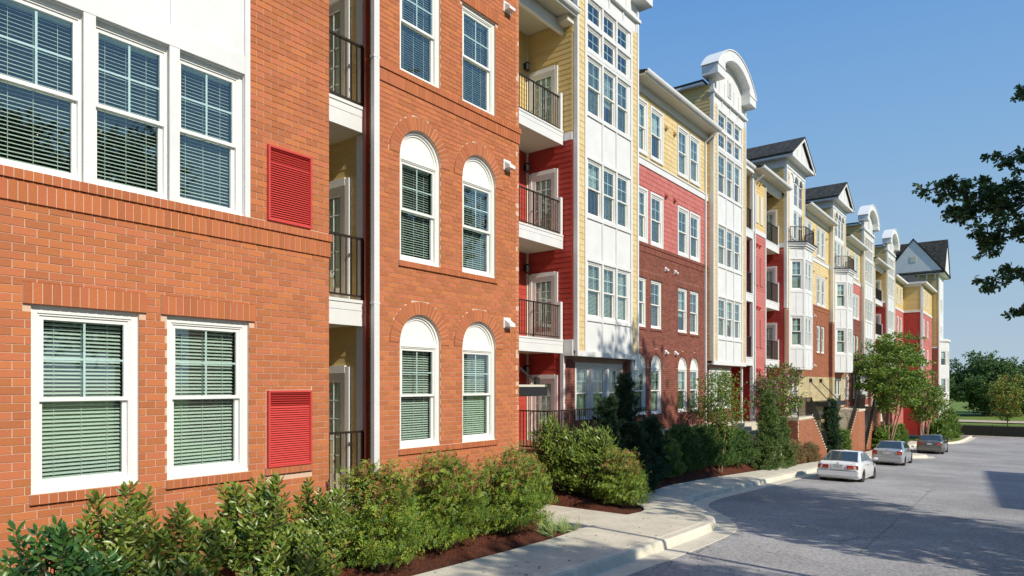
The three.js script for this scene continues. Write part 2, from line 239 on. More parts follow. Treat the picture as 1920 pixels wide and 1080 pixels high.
function vent(parent, x, y, z, m = M.whitePlain, s = 1) { const sh = new THREE.Shape(); sh.moveTo(0, 0.16 * s); sh.lineTo(0.15 * s, 0.05 * s); sh.lineTo(0.15 * s, 0); sh.lineTo(0, 0); const g = new THREE.ExtrudeGeometry(sh, { depth: 0.18 * s, bevelEnabled: true, bevelSize: 0.006, bevelThickness: 0.006, bevelSegments: 1 }); g.rotateY(-Math.PI / 2).translate(x + 0.09 * s, y, z); mesh('vent_hood', [g, box(x - 0.12 * s, x + 0.12 * s, y - 0.03, y + 0.19 * s, z, z + 0.012)], m, parent); }
function louvreGrille(parent, x0, x1, y0, y1, z) {
  const g = grp('louvre_grille', parent), t = 0.028; mesh('frame', [box(x0, x1, y0, y0 + t, z, z + 0.05), box(x0, x1, y1 - t, y1, z, z + 0.05), box(x0, x0 + t, y0 + t, y1 - t, z, z + 0.05), box(x1 - t, x1, y0 + t, y1 - t, z, z + 0.05), box(x0 + t, x1 - t, y0 + t, y1 - t, z, z + 0.006)], M.louvre, g);
  const n = Math.round((y1 - y0 - 2 * t) / 0.030), d = (y1 - y0 - 2 * t) / n;
  for (let i = 0; i < n; i++) { const top = i > n * 0.79, o = new THREE.Mesh(UNIT, M.louvre); o.name = 'louvre_blade'; o.position.set((x0 + x1) / 2, y0 + t + d * (i + 0.5), z + 0.026); o.scale.set(x1 - x0 - 2 * t - 0.004, 0.004, top ? 0.02 : 0.036); o.rotation.x = top ? 0.35 : 0.85; o.castShadow = o.receiveShadow = true; g.add(o); }
}
// railing between two points at floor level y; every baluster a piece
function railing(g, a, b, y, hgt = 1.06, gap = 0.115, bottom = 0.09) {
  const d = V(b[0] - a[0], (b[2] ?? y) - y, b[1] - a[1]), L = Math.hypot(d.x, d.z), n = Math.round(L / gap), dy = d.y, ang = Math.atan2(-d.z, d.x), sl = Math.atan2(dy, L);
  const bar = (h, ty, tz) => { const q = new THREE.BoxGeometry(Math.hypot(L, dy), ty, tz); q.rotateZ(sl); q.rotateY(ang); return q.translate((a[0] + b[0]) / 2, y + dy / 2 + h, (a[1] + b[1]) / 2); };
  mesh('rail', [bar(hgt, 0.035, 0.05), bar(bottom, 0.03, 0.035)], M.bronze, g);
  for (let i = 0; i <= n; i++) { const t = i / n, post = i % 14 === 0 || i === n, o = new THREE.Mesh(UNIT, M.bronze); o.name = post ? 'post' : 'baluster'; const s = post ? 0.04 : 0.017; o.scale.set(s, hgt - (post ? 0.0 : bottom) - 0.018, s); o.position.set(lerp(a[0], b[0], t), y + dy * t + (hgt + (post ? 0 : bottom)) / 2, lerp(a[1], b[1], t)); o.rotation.y = ang; o.castShadow = o.receiveShadow = true; g.add(o); }
}
function door(parent, w, h, pos, turn, glassy = true, curtain = false) {
  const g = grp('door', parent, pos, turn), t = 0.11;
  mesh('casing', [box(-w / 2 - t, -w / 2, 0, h + t, -0.03, 0.03), box(w / 2, w / 2 + t, 0, h + t, -0.03, 0.03), box(-w / 2, w / 2, h, h + t + 0.02, -0.03, 0.034)], M.whitePlain, g);
  const a = glassy ? 0.15 : 0.4, y0 = glassy ? 0.28 : 1.5, y1 = h - 0.16;
  if (glassy) {
    mesh('leaf_frame', [box(-w / 2 + 0.004, -w / 2 + a, 0, h - 0.004, -0.03, 0.005), box(w / 2 - a, w / 2 - 0.004, 0, h - 0.004, -0.03, 0.005), box(-w / 2 + a, w / 2 - a, 0, y0, -0.03, 0.005), box(-w / 2 + a, w / 2 - a, y1, h - 0.004, -0.03, 0.005)], M.vinyl, g);
    mesh('pane', box(-w / 2 + a, w / 2 - a, y0, y1, -0.012, -0.008), M.glass, g);
    const bars = []; for (let i = 1; i < 3; i++) { const x = lerp(-w / 2 + a, w / 2 - a, i / 3); bars.push(box(x - 0.009, x + 0.009, y0, y1, -0.0075, -0.001)); } for (let j = 1; j < 5; j++) { const y = lerp(y0, y1, j / 5); for (let i = 0; i < 3; i++) { const x0 = lerp(-w / 2 + a, w / 2 - a, i / 3) + (i ? 0.009 : 0), x1 = lerp(-w / 2 + a, w / 2 - a, (i + 1) / 3) - (i < 2 ? 0.009 : 0); bars.push(box(x0, x1, y - 0.009, y + 0.009, -0.0075, -0.001)); } } mesh('muntin', bars, M.muntin, g);
    if (curtain) { const c = new THREE.PlaneGeometry(w - 2 * a + 0.04, y1 - y0, 40, 1), p = c.attributes.position; for (let i = 0; i < p.count; i++) p.setZ(i, 0.012 * Math.sin(p.getX(i) * 75)); c.computeVertexNormals(); mesh('curtain', c.translate(0, (y0 + y1) / 2, -0.045), curtainM, g); }
    const sl = []; if (!curtain) for (let y = y0 + 0.02; y < y1; y += 0.043) sl.push(UNIT.clone().applyMatrix4(mat4(0, y, -0.06, w - 2 * a + 0.04, 0.003, 0.048, 1.32))); if (sl.length) mesh('blind_slats', sl, M.slat, g);
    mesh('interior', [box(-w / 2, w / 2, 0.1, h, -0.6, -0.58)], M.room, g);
  } else mesh('leaf', [box(-w / 2 + 0.004, w / 2 - 0.004, 0, h - 0.004, -0.03, 0.005), ...[[0.16, 0.8], [1.0, h - 0.2]].flatMap(([p, q]) => [box(-w / 2 + 0.12, -0.04, p, q, 0.005, 0.014), box(0.04, w / 2 - 0.12, p, q, 0.005, 0.014)])], M.vinyl, g);
  mesh('handle', [rod([-w / 2 + 0.07, 1.0, 0.005], [-w / 2 + 0.07, 1.0, 0.05], 0.018, 8), box(-w / 2 + 0.06, -w / 2 + 0.17, 0.99, 1.01, 0.045, 0.06)], M.lampGlass, g);
}
const curtainM = new THREE.MeshStandardMaterial({ color: lin(0.80, 0.77, 0.66), roughness: 0.9, side: THREE.DoubleSide });
function sconce(parent, x, y, z) { const g = grp('wall_lamp', parent, [x, y, z]); mesh('bracket', [box(-0.05, 0.05, 0.0, 0.2, -0.02, 0.012), box(-0.012, 0.012, 0.2, 0.225, 0, 0.1)], M.black, g); const c = []; for (let i = 0; i < 6; i++) { const a = i / 6 * Math.PI * 2; c.push(rod([Math.cos(a) * 0.065, -0.04, 0.1 + Math.sin(a) * 0.065], [Math.cos(a) * 0.065, 0.18, 0.1 + Math.sin(a) * 0.065], 0.006, 5)); } mesh('cage', [...c, new THREE.CylinderGeometry(0.04, 0.085, 0.05, 10).translate(0, 0.2, 0.1), new THREE.CylinderGeometry(0.075, 0.06, 0.03, 10).translate(0, -0.05, 0.1)], M.black, g); mesh('shade', new THREE.CylinderGeometry(0.055, 0.05, 0.2, 12).translate(0, 0.07, 0.1), M.lampGlass, g); }
// balcony slab with white fascia boards and railing along its front (local x0..x1, front at zf, back at zb)
function balcony(parent, x0, x1, zf, zb, y, o = {}) {
  const g = grp('balcony', parent);
  mesh('slab', box(x0, x1, y - 0.12, y, zb, zf - 0.03), M.concrete, g);
  mesh('soffit', box(x0, x1, y - 0.40, y - 0.37, zb, zf - 0.03), M.ceiling, g);
  mesh('fascia_board', box(x0, x1, y - 0.42, y - 0.17, zf - 0.03, zf), M.white, g); mesh('fascia_board', box(x0, x1, y - 0.165, y - 0.045, zf - 0.03, zf + 0.006), M.white, g); mesh('fascia_cap', box(x0, x1, y - 0.04, y + 0.012, zf - 0.03, zf + 0.022), M.white, g);
  if (o.rail !== false) { railing(g, [x0 + 0.02, zf - 0.07], [x1 - (o.post ? 0.1 : 0.02), zf - 0.07], y, 1.07); }
  if (o.post) mesh('rail_post', box(x1 - 0.12, x1 - 0.003, y + 0.013, y + 1.2, zf - 0.13, zf - 0.01), M.white, g);
  return g;
}
function gutterGeo(x0, x1, y, z) { const s = new THREE.Shape(); s.moveTo(0, 0); s.lineTo(0.09, 0.01); s.lineTo(0.12, 0.06); s.lineTo(0.125, 0.13); s.lineTo(0.115, 0.13); s.lineTo(0.10, 0.06); s.lineTo(0.0, 0.03); const g = new THREE.ExtrudeGeometry(s, { depth: x1 - x0, bevelEnabled: false }); return g.rotateY(-Math.PI / 2).translate(x1, y, z); }
// eave: soffit, fascia, gutter and a low roof slope behind
function eave(parent, x0, x1, y, out, depth, roofRise = 0.9) {
  const g = grp('eave', parent);
  mesh('soffit', box(x0, x1, y, y + 0.03, -0.2, out), M.soffit, g); mesh('fascia', box(x0, x1, y - 0.03, y + 0.17, out + 0.001, out + 0.026), M.white, g); mesh('gutter', gutterGeo(x0 - 0.02, x1 + 0.02, y + 0.02, out + 0.027), M.white, g);
  mesh('frieze', box(x0, x1, y - 0.30, y - 0.002, 0.001, 0.035), M.white, g);
  const s = new THREE.Shape(); s.moveTo(out + 0.06, y + 0.15); s.lineTo(-depth, y + 0.15 + roofRise); s.lineTo(-depth, y + 0.1); s.lineTo(-0.2, y + 0.04); s.lineTo(out, y + 0.04); mesh('roof', new THREE.ExtrudeGeometry(s, { depth: x1 - x0, bevelEnabled: false }).rotateY(-Math.PI / 2).translate(x1, 0, 0), M.roof, g);
}
function downspout(parent, x, z, y0, y1, mat = M.white, s = 0.09, kick = 0) { mesh('downspout', [box(x - s / 2, x + s / 2, y0, y1, z, z + s * 0.75), ...(kick ? [rodBox([x, y1 - 0.02, z + s * 0.4], [x, y1 + 0.28, z + kick], s * 0.8)] : []), ...[0.3, 0.6, 0.9].map((f) => box(x - s / 2 - 0.012, x + s / 2 + 0.012, lerp(y0, y1, f), lerp(y0, y1, f) + 0.03, z - 0.002, z + s * 0.75 + 0.004))], mat, parent); }
function rodBox(a, b, s) { const d = V(...b).sub(V(...a)), g = new THREE.BoxGeometry(s, d.length(), s); g.applyQuaternion(new THREE.Quaternion().setFromUnitVectors(V(0, 1, 0), d.normalize())); return g.translate((a[0] + b[0]) / 2, (a[1] + b[1]) / 2, (a[2] + b[2]) / 2); }
// ================================================================ setting: heights along the street
const ROAD = [[-60, 1.6], [-20, 0.35], [0, -0.55], [8.8, -0.98], [14.6, -1.29], [30.4, -2.09], [44.6, -2.79], [59.5, -3.29], [78, -3.76], [107, -4.2], [156, -4.45], [400, -4.6]];
const road = (x) => interp(ROAD, x), walkY = (x) => road(x) + 0.155;
// gutter edge of the near kerb as [x, distance from the camera line]
const KERB = [[-14, 4.75], [0, 4.8], [9, 4.86], [13.2, 5.0], [14.9, 5.2], [16.1, 5.75], [17.0, 6.35], [17.9, 7.0], [18.9, 7.38], [20.2, 7.56], [23.4, 7.66], [28.5, 7.84], [33, 7.95], [49.5, 8.0], [51.2, 7.6], [52.5, 6.6], [53.6, 5.8], [55.0, 5.5], [56.6, 5.9], [57.6, 6.9], [58.8, 7.8], [60.5, 8.0], [72, 7.9], [75, 7.2], [77, 6.1], [80, 5.5], [92, 5.2]];
const BACK = [[-14, 6.55], [6.4, 6.66], [8.8, 6.78], [10.2, 6.9], [11.45, 7.1], [14.1, 7.42], [14.5, 7.38], [14.9, 7.45], [15.2, 7.58], [15.5, 7.8], [15.75, 8.05], [16.2, 8.35], [17.0, 8.7], [18.0, 9.05], [21.0, 9.6], [24.5, 9.8], [60, 9.8], [92, 9.6]];
const back = (x) => interp(BACK, x);

// ---------------------------------------------------------------- red brick wing by the camera (windows in white panelling above)
{
  const X0 = -3, s = thing('brick_wing', 'orange brick wing with white panelled triple windows over red louvre grilles', 'building', [X0, 0, -8.04], 0);
  const l = (x) => x - X0, WA = { w: 1.05, h: 1.92, deep: 0.05, mould: 0.07, near: true, tiltS: 0.55 }, cs = [0.28, 1.62, 3.035, 4.395];
  const lower = cs.map((c) => rect(l(c), 1.05, 0.75, 2.67)), grilles = [{ x0: l(5.17), x1: l(5.85), y0: 0.77, y1: 1.79 }, { x0: l(5.17), x1: l(5.85), y0: 4.035, y1: 5.03 }];
  const cuts = [...lower, ...lower.map((h) => ({ x0: h.x0 - 0.075, x1: h.x1 + 0.075, y0: 2.675, y1: 2.9 })), ...lower.map((h) => ({ x0: h.x0 - 0.02, x1: h.x1 + 0.02, y0: 0.645, y1: 0.75 })), { x0: 0, x1: 99, y0: 3.69, y1: 4.012 }, { x0: l(5.17) - 0.012, x1: l(5.85) + 0.012, y0: 0.66, y1: 1.8 }, grilles[1], { x0: -1, x1: l(4.93), y0: 3.9, y1: 13.2 }];
  brickWall(s, { x0: 0, x1: l(6.17), y0: -1.2, y1: 12.9, holes: [...lower, { x0: 0.02, x1: l(4.93), y0: 4.012, y1: 12.6 }], cuts });
  for (const h of lower) { trimCourse(s, 'lintel', h.x0 - 0.075, h.x1 + 0.075, 2.68, 2.9, 0.022); trimCourse(s, 'sill', h.x0 - 0.02, h.x1 + 0.02, 0.648, 0.748, 0.035); window_(s, (h.x0 + h.x1) / 2, 0.75, 0, WA); }
  trimCourse(s, 'sill_band', 0, l(6.17) + 0.03, 3.907, 4.01, 0.045); trimCourse(s, 'sill_band', 0, l(6.17) + 0.015, 3.69, 3.905, 0.022);
  louvreGrille(s, grilles[0].x0, grilles[0].x1, 0.77, 1.79, -0.004); louvreGrille(s, grilles[1].x0, grilles[1].x1, 4.035, 5.03, -0.004); trimCourse(s, 'sill', l(5.14), l(5.88), 0.67, 0.765, 0.03);
  mesh('return_wall', [box(l(6.17) - 0.22, l(6.17) - 0.004, -1.2, 12.9, -6, -0.23), box(0, l(6.17), 12.9, 13.05, -6, 0.1), box(0, l(6.17) - 0.23, -1.2, 12.9, -6, -5.8), box(0, 0.2, -1.2, 12.9, -5.8, -0.23)], M.mortar, s);
  // white panelled bay
  const p = grp('panelled_bay', s), wu = { w: 0.88, h: 1.82, deep: 0.045, mould: 0.045, near: true, tiltS: 0.5 }, wu2 = { ...wu, near: false }, ux = [-1.955, -1.045, -0.135, 0.775, 1.685, 2.595, 3.505, 4.415].map(l), rows = [4.012, 4.012 + F, 4.012 + 2 * F];
  const holes = rows.flatMap((y) => ux.map((c) => rect(c, 0.88, y + 0.002, y + 1.82)));
  mesh('panel', panelGeo(0.02, l(4.93), 4.012, 12.6, -0.03, 0.16, holes), M.white, p);
  const tr = []; for (const y of rows) { tr.push(box(0.02, l(4.93) - 0.073, y + 1.83, y + 2.06, -0.029, 0.004)); for (const c of ux) { if (c + 0.5 > l(4.85)) continue; tr.push(box(c + 0.395, c + 0.515, y + 0.003, y + 1.829, -0.029, 0.0)); tr.push(box(c + 0.41, c + 0.5, y + 2.062, y + F - 0.01, -0.029, -0.008)); } }
  tr.push(box(l(4.93) - 0.072, l(4.93), 4.013, 12.6, -0.029, 0.006)); mesh('trim_board', tr, M.white, p);
  rows.forEach((y, i) => ux.forEach((c, j) => window_(s, c, y + 0.002, -0.028, i === 0 && j > 4 ? wu : wu2)));
}
// ---------------------------------------------------------------- narrow balcony bay between the two brick wings
{
  const X0 = 6.17, W = 1.55, s = thing('balcony_bay', 'narrow bay of stacked balconies with pale yellow siding between two brick wings', 'building', [X0, 0, -9.05], 0);
  const yb = -2.2; // back wall
  for (let k = 0; k < 4; k++) { if (k) balcony(s, 0.003, W - 0.012, 0, yb + 0.02, k * F, { post: false }); const y0 = k * F, y1 = k * F + F - 0.41; const g = grp('side_wall', s, [W - 0.004, 0, yb], -Math.PI / 2);
    lap(g, { x0: 0, x1: -yb - 0.22, y0: y0 + 0.01, y1, z: 0.02, mats: M.yellow, holes: [rect(1.25, 1.13, y0, y0 + 2.16)], limit: 40 }); mesh('corner_board', box(-yb - 0.218, -yb - 0.06, y0 + 0.013, y1, -0.05, 0.03), M.white, g); door(s, 0.9, 2.05, [W - 0.03, y0 + 0.02, yb + 1.25], -Math.PI / 2, true, true);
    const b = grp('back_wall', s, [0, 0, yb]); lap(b, { x0: 0.004, x1: W - 0.03, y0: y0 + 0.01, y1, z: 0, mats: M.yellow, limit: 20, holes: [rect(0.7, 0.95, y0 + 0.75, y0 + 2.6)] }); window_(s, 0.7, y0 + 0.75, yb, { w: 0.95, h: 1.85, deep: 0.02 }); }
  const g0 = grp('patio_rail', s); railing(g0, [0.03, -0.07], [W - 0.03, -0.07], 0.0, 1.07); mesh('patio_slab', box(0.003, W - 0.012, -1.4, 0, yb, 0), M.concrete, s);
  mesh('roof', box(0, W, 4 * F - 0.3, 4 * F, yb - 0.3, 0.1), M.white, s);
}
// ---------------------------------------------------------------- brick wing with pairs of arched windows
{
  const X0 = 7.72, W = 3.9, s = thing('brick_wing', 'orange brick wing with two columns of white arched windows and brick arches', 'building', [X0, 0, -8.73], 0), l = (x) => x - X0;
  const c2 = [8.70, 10.325].map(l), w = 1.02, ys = 2.6, wa = { w, h: ys - 0.75, deep: 0.05, mould: 0.065, near: true, tiltS: 0.5, ro: w / 2 }, wr = { w, h: 1.92, deep: 0.05, mould: 0.065, near: true, tiltS: 0.5 };
  const holes = [], cuts = [];
  for (let k = 0; k < 4; k++) for (const c of c2) { const h = k < 2 ? arch(c, w, 0.75 + k * F, ys + k * F, 0.75) : rect(c, w, 0.75 + k * F, 2.67 + k * F); holes.push(h); cuts.push(h); }
  cuts.push({ x0: -1, x1: 9, y0: 0.75 + 2 * F - 0.32, y1: 0.75 + 2 * F + 0.002 }, { x0: -1, x1: 9, y0: -0.163, y1: 0.06 }); for (const k of [0, 1, 3]) cuts.push({ x0: l(8.15), x1: l(10.88), y0: 0.645 + k * F, y1: 0.75 + k * F });
  for (const k of [2, 3]) for (const c of c2) cuts.push({ x0: c - 0.585, x1: c + 0.585, y0: 2.675 + k * F, y1: 2.9 + k * F });
  brickWall(s, { x0: 0, x1: W, y0: -1.6, y1: 12.9, holes, cuts });
  for (const k of [0, 1]) for (const c of c2) { archRing(s, c, ys + k * F, w / 2 + 0.004, 0.748, 0.016); }
  holes.forEach((h, i) => window_(s, (h.x0 + h.x1) / 2, h.y0, 0, i < 4 ? wa : i < 6 ? wr : { ...wr, near: false }));
  for (const k of [0, 1, 3]) trimCourse(s, 'sill', l(8.15), l(10.88), 0.648 + k * F, 0.748 + k * F, 0.035);
  for (const k of [2, 3]) for (const c of c2) trimCourse(s, 'lintel', c - 0.585, c + 0.585, 2.68 + k * F, 2.9 + k * F, 0.018);
  const yb = 0.75 + 2 * F; trimCourse(s, 'sill_band', -0.02, W + 0.03, yb - 0.105, yb, 0.045); trimCourse(s, 'sill_band', -0.02, W + 0.015, yb - 0.32, yb - 0.107, 0.022); trimCourse(s, 'base_course', 0, W, -0.16, 0.058, 0.012);
  for (let k = 0; k < 4; k++) vent(s, l(11.2), 3.07 + k * F, 0.002);
  // left return seen in the balcony gap, and plain side and back walls
  const sideL = grp('side_wall', s, [-0.004, 0, -0.36], -Math.PI / 2); brickWall(sideL, { x0: 0, x1: 0.34, y0: -1.6, y1: 12.9, z: 0, limit: 60, mats: M.brick, th: 0.1 });
  const sideR = grp('side_wall', s, [W + 0.004, 0, -0.001], Math.PI / 2); brickWall(sideR, { x0: 0, x1: 4.4, y0: -1.6, y1: 12.9, z: 0, limit: 0, th: 0.1 });
  mesh('inner_wall', [box(0.11, W - 0.11, -1.6, 12.9, -4.4, -4.2), box(0.11, 0.3, -1.6, 12.9, -4.2, -0.9), box(-0.05, W + 0.05, 12.9, 13.05, -4.4, 0.1)], M.mortar, s);
  downspout(s, -0.07, -0.06, -0.9, 12.8, M.white, 0.115); downspout(s, -0.075, -0.25, -0.9, 12.8, M.redPipe, 0.06);
}
// ---------------------------------------------------------------- balcony court: red and yellow siding, three balconies and a ground-floor patio
{
  const X0 = 11.63, W = 6.455, s = thing('balcony_bay', 'wide recess of three white balconies with bronze railings and red siding', 'building', [X0, 0, -11.8], 0), zb = -1.4;
  for (let k = 0; k < 4; k++) {
    const y0 = k * F, y1 = k < 3 ? y0 + F - 0.41 : 13.28, mats = k === 3 ? M.yellow : M.red, yc = 9.66;
    if (k) balcony(s, 0.005, W - 0.07, 0, zb + 0.02, y0, { post: true });
    const g = grp('side_wall', s, [W - 0.004, 0, zb], -Math.PI / 2), xe = k ? -zb + 0.46 : -zb;
    const dh = [rect(0.62, 1.13, y0, y0 + 2.17)];
    if (k === 2) { lap(g, { x0: 0, x1: xe - 0.155, y0: y0 + 0.013, y1: yc - 0.12, z: 0.02, mats, holes: dh, limit: 60 }); } else lap(g, { x0: 0, x1: k ? xe - 0.155 : xe - 0.13, y0: y0 + 0.013, y1: k === 3 ? 13.28 : k ? y0 + F - 0.002 : y1, z: 0.02, mats, holes: dh, limit: 60 });
    if (k === 2) { mesh('band_board', box(0, xe - 0.155, yc - 0.118, yc + 0.118, -0.05, 0.035), M.white, g); lap(g, { x0: 0, x1: xe - 0.155, y0: yc + 0.12, y1: y0 + F, z: 0.02, mats: M.yellow, limit: 5 }); }
    if (k === 1) mesh('band_board', box(-zb - 0.07, xe - 0.13, 2.78, y0 + 0.01, -0.05, 0.034), M.white, g);
    if (!k) mesh('corner_board', box(xe - 0.128, xe + 0.0, y0 - 0.5, y1 - 0.02, -0.06, 0.04), M.white, g);
    door(s, 0.9, 2.05, [W - 0.03, y0 + 0.015, zb + 0.62], -Math.PI / 2);
    const b = grp('back_wall', s, [0, 0, zb]); const wc = [1.4, 3.4, 5.35];
    lap(b, { x0: 0.01, x1: W - 0.11, y0: y0 + 0.013, y1, z: 0, mats, limit: 30, holes: wc.map((c) => rect(c, 1.0, y0 + 0.55, y0 + 2.45)) }); for (const c of wc) window_(s, c, y0 + 0.55, zb, { w: 1.0, h: 1.9, deep: -0.02 });
    mesh('corner_board', box(W - 0.108, W - 0.028, y0 + 0.013, y1, -0.05, 0.03), M.soffit, b); sconce(s, W - 0.22, y0 + 2.28, zb + 0.03);
  }
  // roof over the recess
  const r = grp('roof_edge', s); mesh('beam', box(0.005, W - 0.005, 12.92, 13.27, -0.13, 0), M.white, r); mesh('ceiling', box(0.005, W - 0.03, 13.29, 13.32, zb, 0.5), M.ceiling, r); mesh('fascia', box(0.005, W - 0.06, 13.27, 13.47, 0.5, 0.53), M.white, r); mesh('gutter', gutterGeo(0, W - 0.05, 13.34, 0.531), M.white, r); mesh('roof', new THREE.BoxGeometry(W, 0.08, 3).rotateX(0.12).translate(W / 2, 13.7, -0.9), M.roof, r); mesh('frieze', box(W - 0.42, W - 0.062, 13.08, 13.28, 0.006, 0.40), M.soffit, r);
  mesh('patio_slab', box(0.02, 6.0, -1.6, 0.1, zb, 1.55), M.orangeBrick[1], s);
  const pr = grp('patio_rail', s); railing(pr, [3.35, 1.5], [5.98, 1.5], 0.1); railing(pr, [3.35, 1.5], [3.35, -0.1], 0.1); railing(pr, [5.98, 1.5], [5.98, 2.0, -0.25], 0.1);
}
// entry canopy on the side of the arched brick wing
{
  const s = thing('entry_canopy', 'black flat entry canopy hung by rods from the side of the brick wing', 'canopy', [11.64, 1.6, -9.35]);
  mesh('deck', [box(0.02, 1.85, 0.22, 0.27, -1.6, 0)], M.soffit, s); mesh('edge_beam', [box(0, 1.87, 0, 0.22, 0.001, 0.05), box(0, 1.87, 0, 0.22, -1.65, -1.601), box(1.851, 1.9, 0, 0.22, -1.6, 0)], M.black, s);
  for (const z of [-0.15, -1.45]) { mesh('hanger_rod', [rod([0, 1.15, z], [1.7, 0.34, z], 0.022), new THREE.CylinderGeometry(0.07, 0.07, 0.18, 10).translate(1.72, 0.36, z)], M.black, s); }
}
// ---------------------------------------------------------------- white window towers
const LATT = 11.34;
function squareRow(s, ux, y, z, w = 0.95, h = 0.70) { for (const c of ux) window_(s, c, y, z, { w, h, deep: 0.03, mould: 0.04, kind: 'fixed', slats: 0 }); }
function tower(X0, W, label, o = {}) {
  const s = thing('window_tower', label, 'building', [X0, 0, -LATT], 0, undefined), fl = 0.42, p0 = fl + 0.1, p1 = W - fl - 0.1, pw = p1 - p0, near = o.near, y0 = 2.8, top = 15.3, D = 5.2;
  const cx = [0, 1, 2].map((i) => p0 + 0.14 + (pw - 0.28) * (i + 0.5) / 3), ww = (pw - 0.28) / 3 - 0.03, rows = [4.03, 4.03 + F, 4.03 + 2 * F];
  const sq = [12.62, 13.52], holes = [...rows.flatMap((y) => cx.map((c) => rect(c, ww, y, y + 1.8))), ...sq.flatMap((y) => cx.map((c) => rect(c, ww, y, y + 0.74)))];
  mesh('panel', panelGeo(p0 - 0.05, p1 + 0.05, y0, 14.45, -0.02, 0.16, holes), M.white, s);
  const tr = [box(p0 - 0.05, p0 + 0.075, y0 + 0.14, 14.44, -0.019, 0.025), box(p1 - 0.075, p1 + 0.05, y0 + 0.14, 14.44, -0.019, 0.025), box(0, W, y0 - 0.03, y0 + 0.138, -0.05, 0.035), box(0.0, 0.1, y0 + 0.14, top, -0.12, 0.03), box(W - 0.1, W, y0 + 0.14, top, -0.12, 0.03)];
  const yl = [...rows.flatMap((y) => [[y - 0.115, y - 0.005], [y + 1.805, y + 1.9]]), [12.5, 12.615], [13.37, 13.51], [14.27, 14.44]]; const ys = [[y0 + 0.14, rows[0] - 0.116], [rows[0] + 1.901, rows[1] - 0.116], [rows[1] + 1.901, rows[2] - 0.116]];
  for (const [a, b] of yl) tr.push(box(p0 + 0.076, p1 - 0.076, a, b, -0.019, 0.022));
  for (let i = 1; i < 3; i++) { const x = (cx[i - 1] + cx[i]) / 2; for (const [a, b] of ys) tr.push(box(x - 0.035, x + 0.035, a + 0.002, b - 0.002, -0.019, 0.014)); for (const y of [...rows.map((q) => [q, 1.8]), ...sq.map((q) => [q, 0.74])]) tr.push(box(x - 0.05, x + 0.05, y[0] + 0.001, y[0] + y[1] - 0.001, -0.019, 0.018)); }
  mesh('trim_board', tr, M.white, s);
  rows.forEach((y) => cx.forEach((c) => window_(s, c, y, -0.005, { w: ww, h: 1.8, deep: 0.02, mould: 0.04, tiltS: 0.55 }))); sq.forEach((y) => squareRow(s, cx, y, 0, ww, 0.74));
  lap(s, { x0: 0.1, x1: p0 - 0.05, y0: y0 + 0.14, y1: 14.45, z: 0, mats: M.shingle, shingle: 0.3, expo: 0.185, limit: near ? 150 : 0 }); lap(s, { x0: p1 + 0.05, x1: W - 0.1, y0: y0 + 0.14, y1: 14.45, z: 0, mats: M.shingle, shingle: 0.3, expo: 0.185, limit: near ? 150 : 0 });
  // frieze panels and ledge
  mesh('frieze', [box(0.1, W - 0.1, 14.45, 15.0, -0.18, -0.03), ...[0, 1, 2, 3, 4].map((i) => box(lerp(0.1, W - 0.16, i / 4), lerp(0.16, W - 0.1, i / 4), 14.46, 14.83, -0.029, 0.005)), box(-0.06, W + 0.06, 14.84, 14.95, -0.2, 0.09)], M.white, s);
  // arched hood
  const hd = grp('arched_hood', s), hw = W / 2 + 0.38, ye = 15.95, rise = 1.2, R = (hw * hw + rise * rise) / (2 * rise), yc = ye + rise - R, c = W / 2, iw = hw - 0.86, ri = R - 0.42, a0 = Math.asin(hw / R);
  const face = new THREE.Shape(); face.moveTo(0.02, 14.955); face.lineTo(W - 0.02, 14.955); face.lineTo(W - 0.02, 15.9); for (let i = 0; i <= 16; i++) { const a = a0 * 0.86 * (1 - i / 8); face.lineTo(c + Math.sin(a) * (R - 0.1), yc + Math.cos(a) * (R - 0.1)); } face.lineTo(0.02, 15.9); face.lineTo(0.02, 14.955);
  mesh('gable_panel', new THREE.ExtrudeGeometry(face, { depth: 0.15, bevelEnabled: false }).translate(0, 0, -0.2), M.white, hd); mesh('batten', [0.2, 0.36, 0.64, 0.8].map((f) => box(W * f - 0.03, W * f + 0.03, 14.96, 15.75, -0.049, -0.025)), M.white, hd);
  mesh('gable_vent', [box(c - 0.22, c + 0.22, 15.3, 16.1, -0.049, -0.01), ...Array.from({ length: 9 }, (_, i) => box(c - 0.14, c + 0.14, 15.38 + i * 0.07, 15.41 + i * 0.07, -0.01, 0.015))], M.white, hd);
  const hood = new THREE.Shape(), dep = 0.72; hood.moveTo(c - hw, 15.5); hood.lineTo(c - hw, ye); for (let i = 1; i < 20; i++) { const a = -a0 + 2 * a0 * i / 20; hood.lineTo(c + Math.sin(a) * R, yc + Math.cos(a) * R); } hood.lineTo(c + hw, ye); hood.lineTo(c + hw, 15.5); hood.lineTo(c + iw, 15.5); hood.lineTo(c + iw, 15.72); const ai = Math.asin(iw / ri) * 0.98; for (let i = 0; i <= 18; i++) { const a = ai - 2 * ai * i / 18; hood.lineTo(c + Math.sin(a) * ri, Math.max(15.72, yc + Math.cos(a) * ri)); } hood.lineTo(c - iw, 15.72); hood.lineTo(c - iw, 15.5); hood.lineTo(c - hw, 15.5);
  mesh('hood', new THREE.ExtrudeGeometry(hood, { depth: dep, bevelEnabled: true, bevelSize: 0.012, bevelThickness: 0.012, bevelSegments: 1 }).translate(0, 0, -0.35), M.white, hd);
  const cap = new THREE.Shape(); for (let i = 0; i <= 20; i++) { const a = -a0 * 1.02 + 2.04 * a0 * i / 20, P = [c + Math.sin(a) * (R + 0.055), yc + Math.cos(a) * (R + 0.055)]; i ? cap.lineTo(...P) : cap.moveTo(...P); } for (let i = 20; i >= 0; i--) { const a = -a0 * 1.02 + 2.04 * a0 * i / 20; cap.lineTo(c + Math.sin(a) * (R + 0.014), yc + Math.cos(a) * (R + 0.014)); }
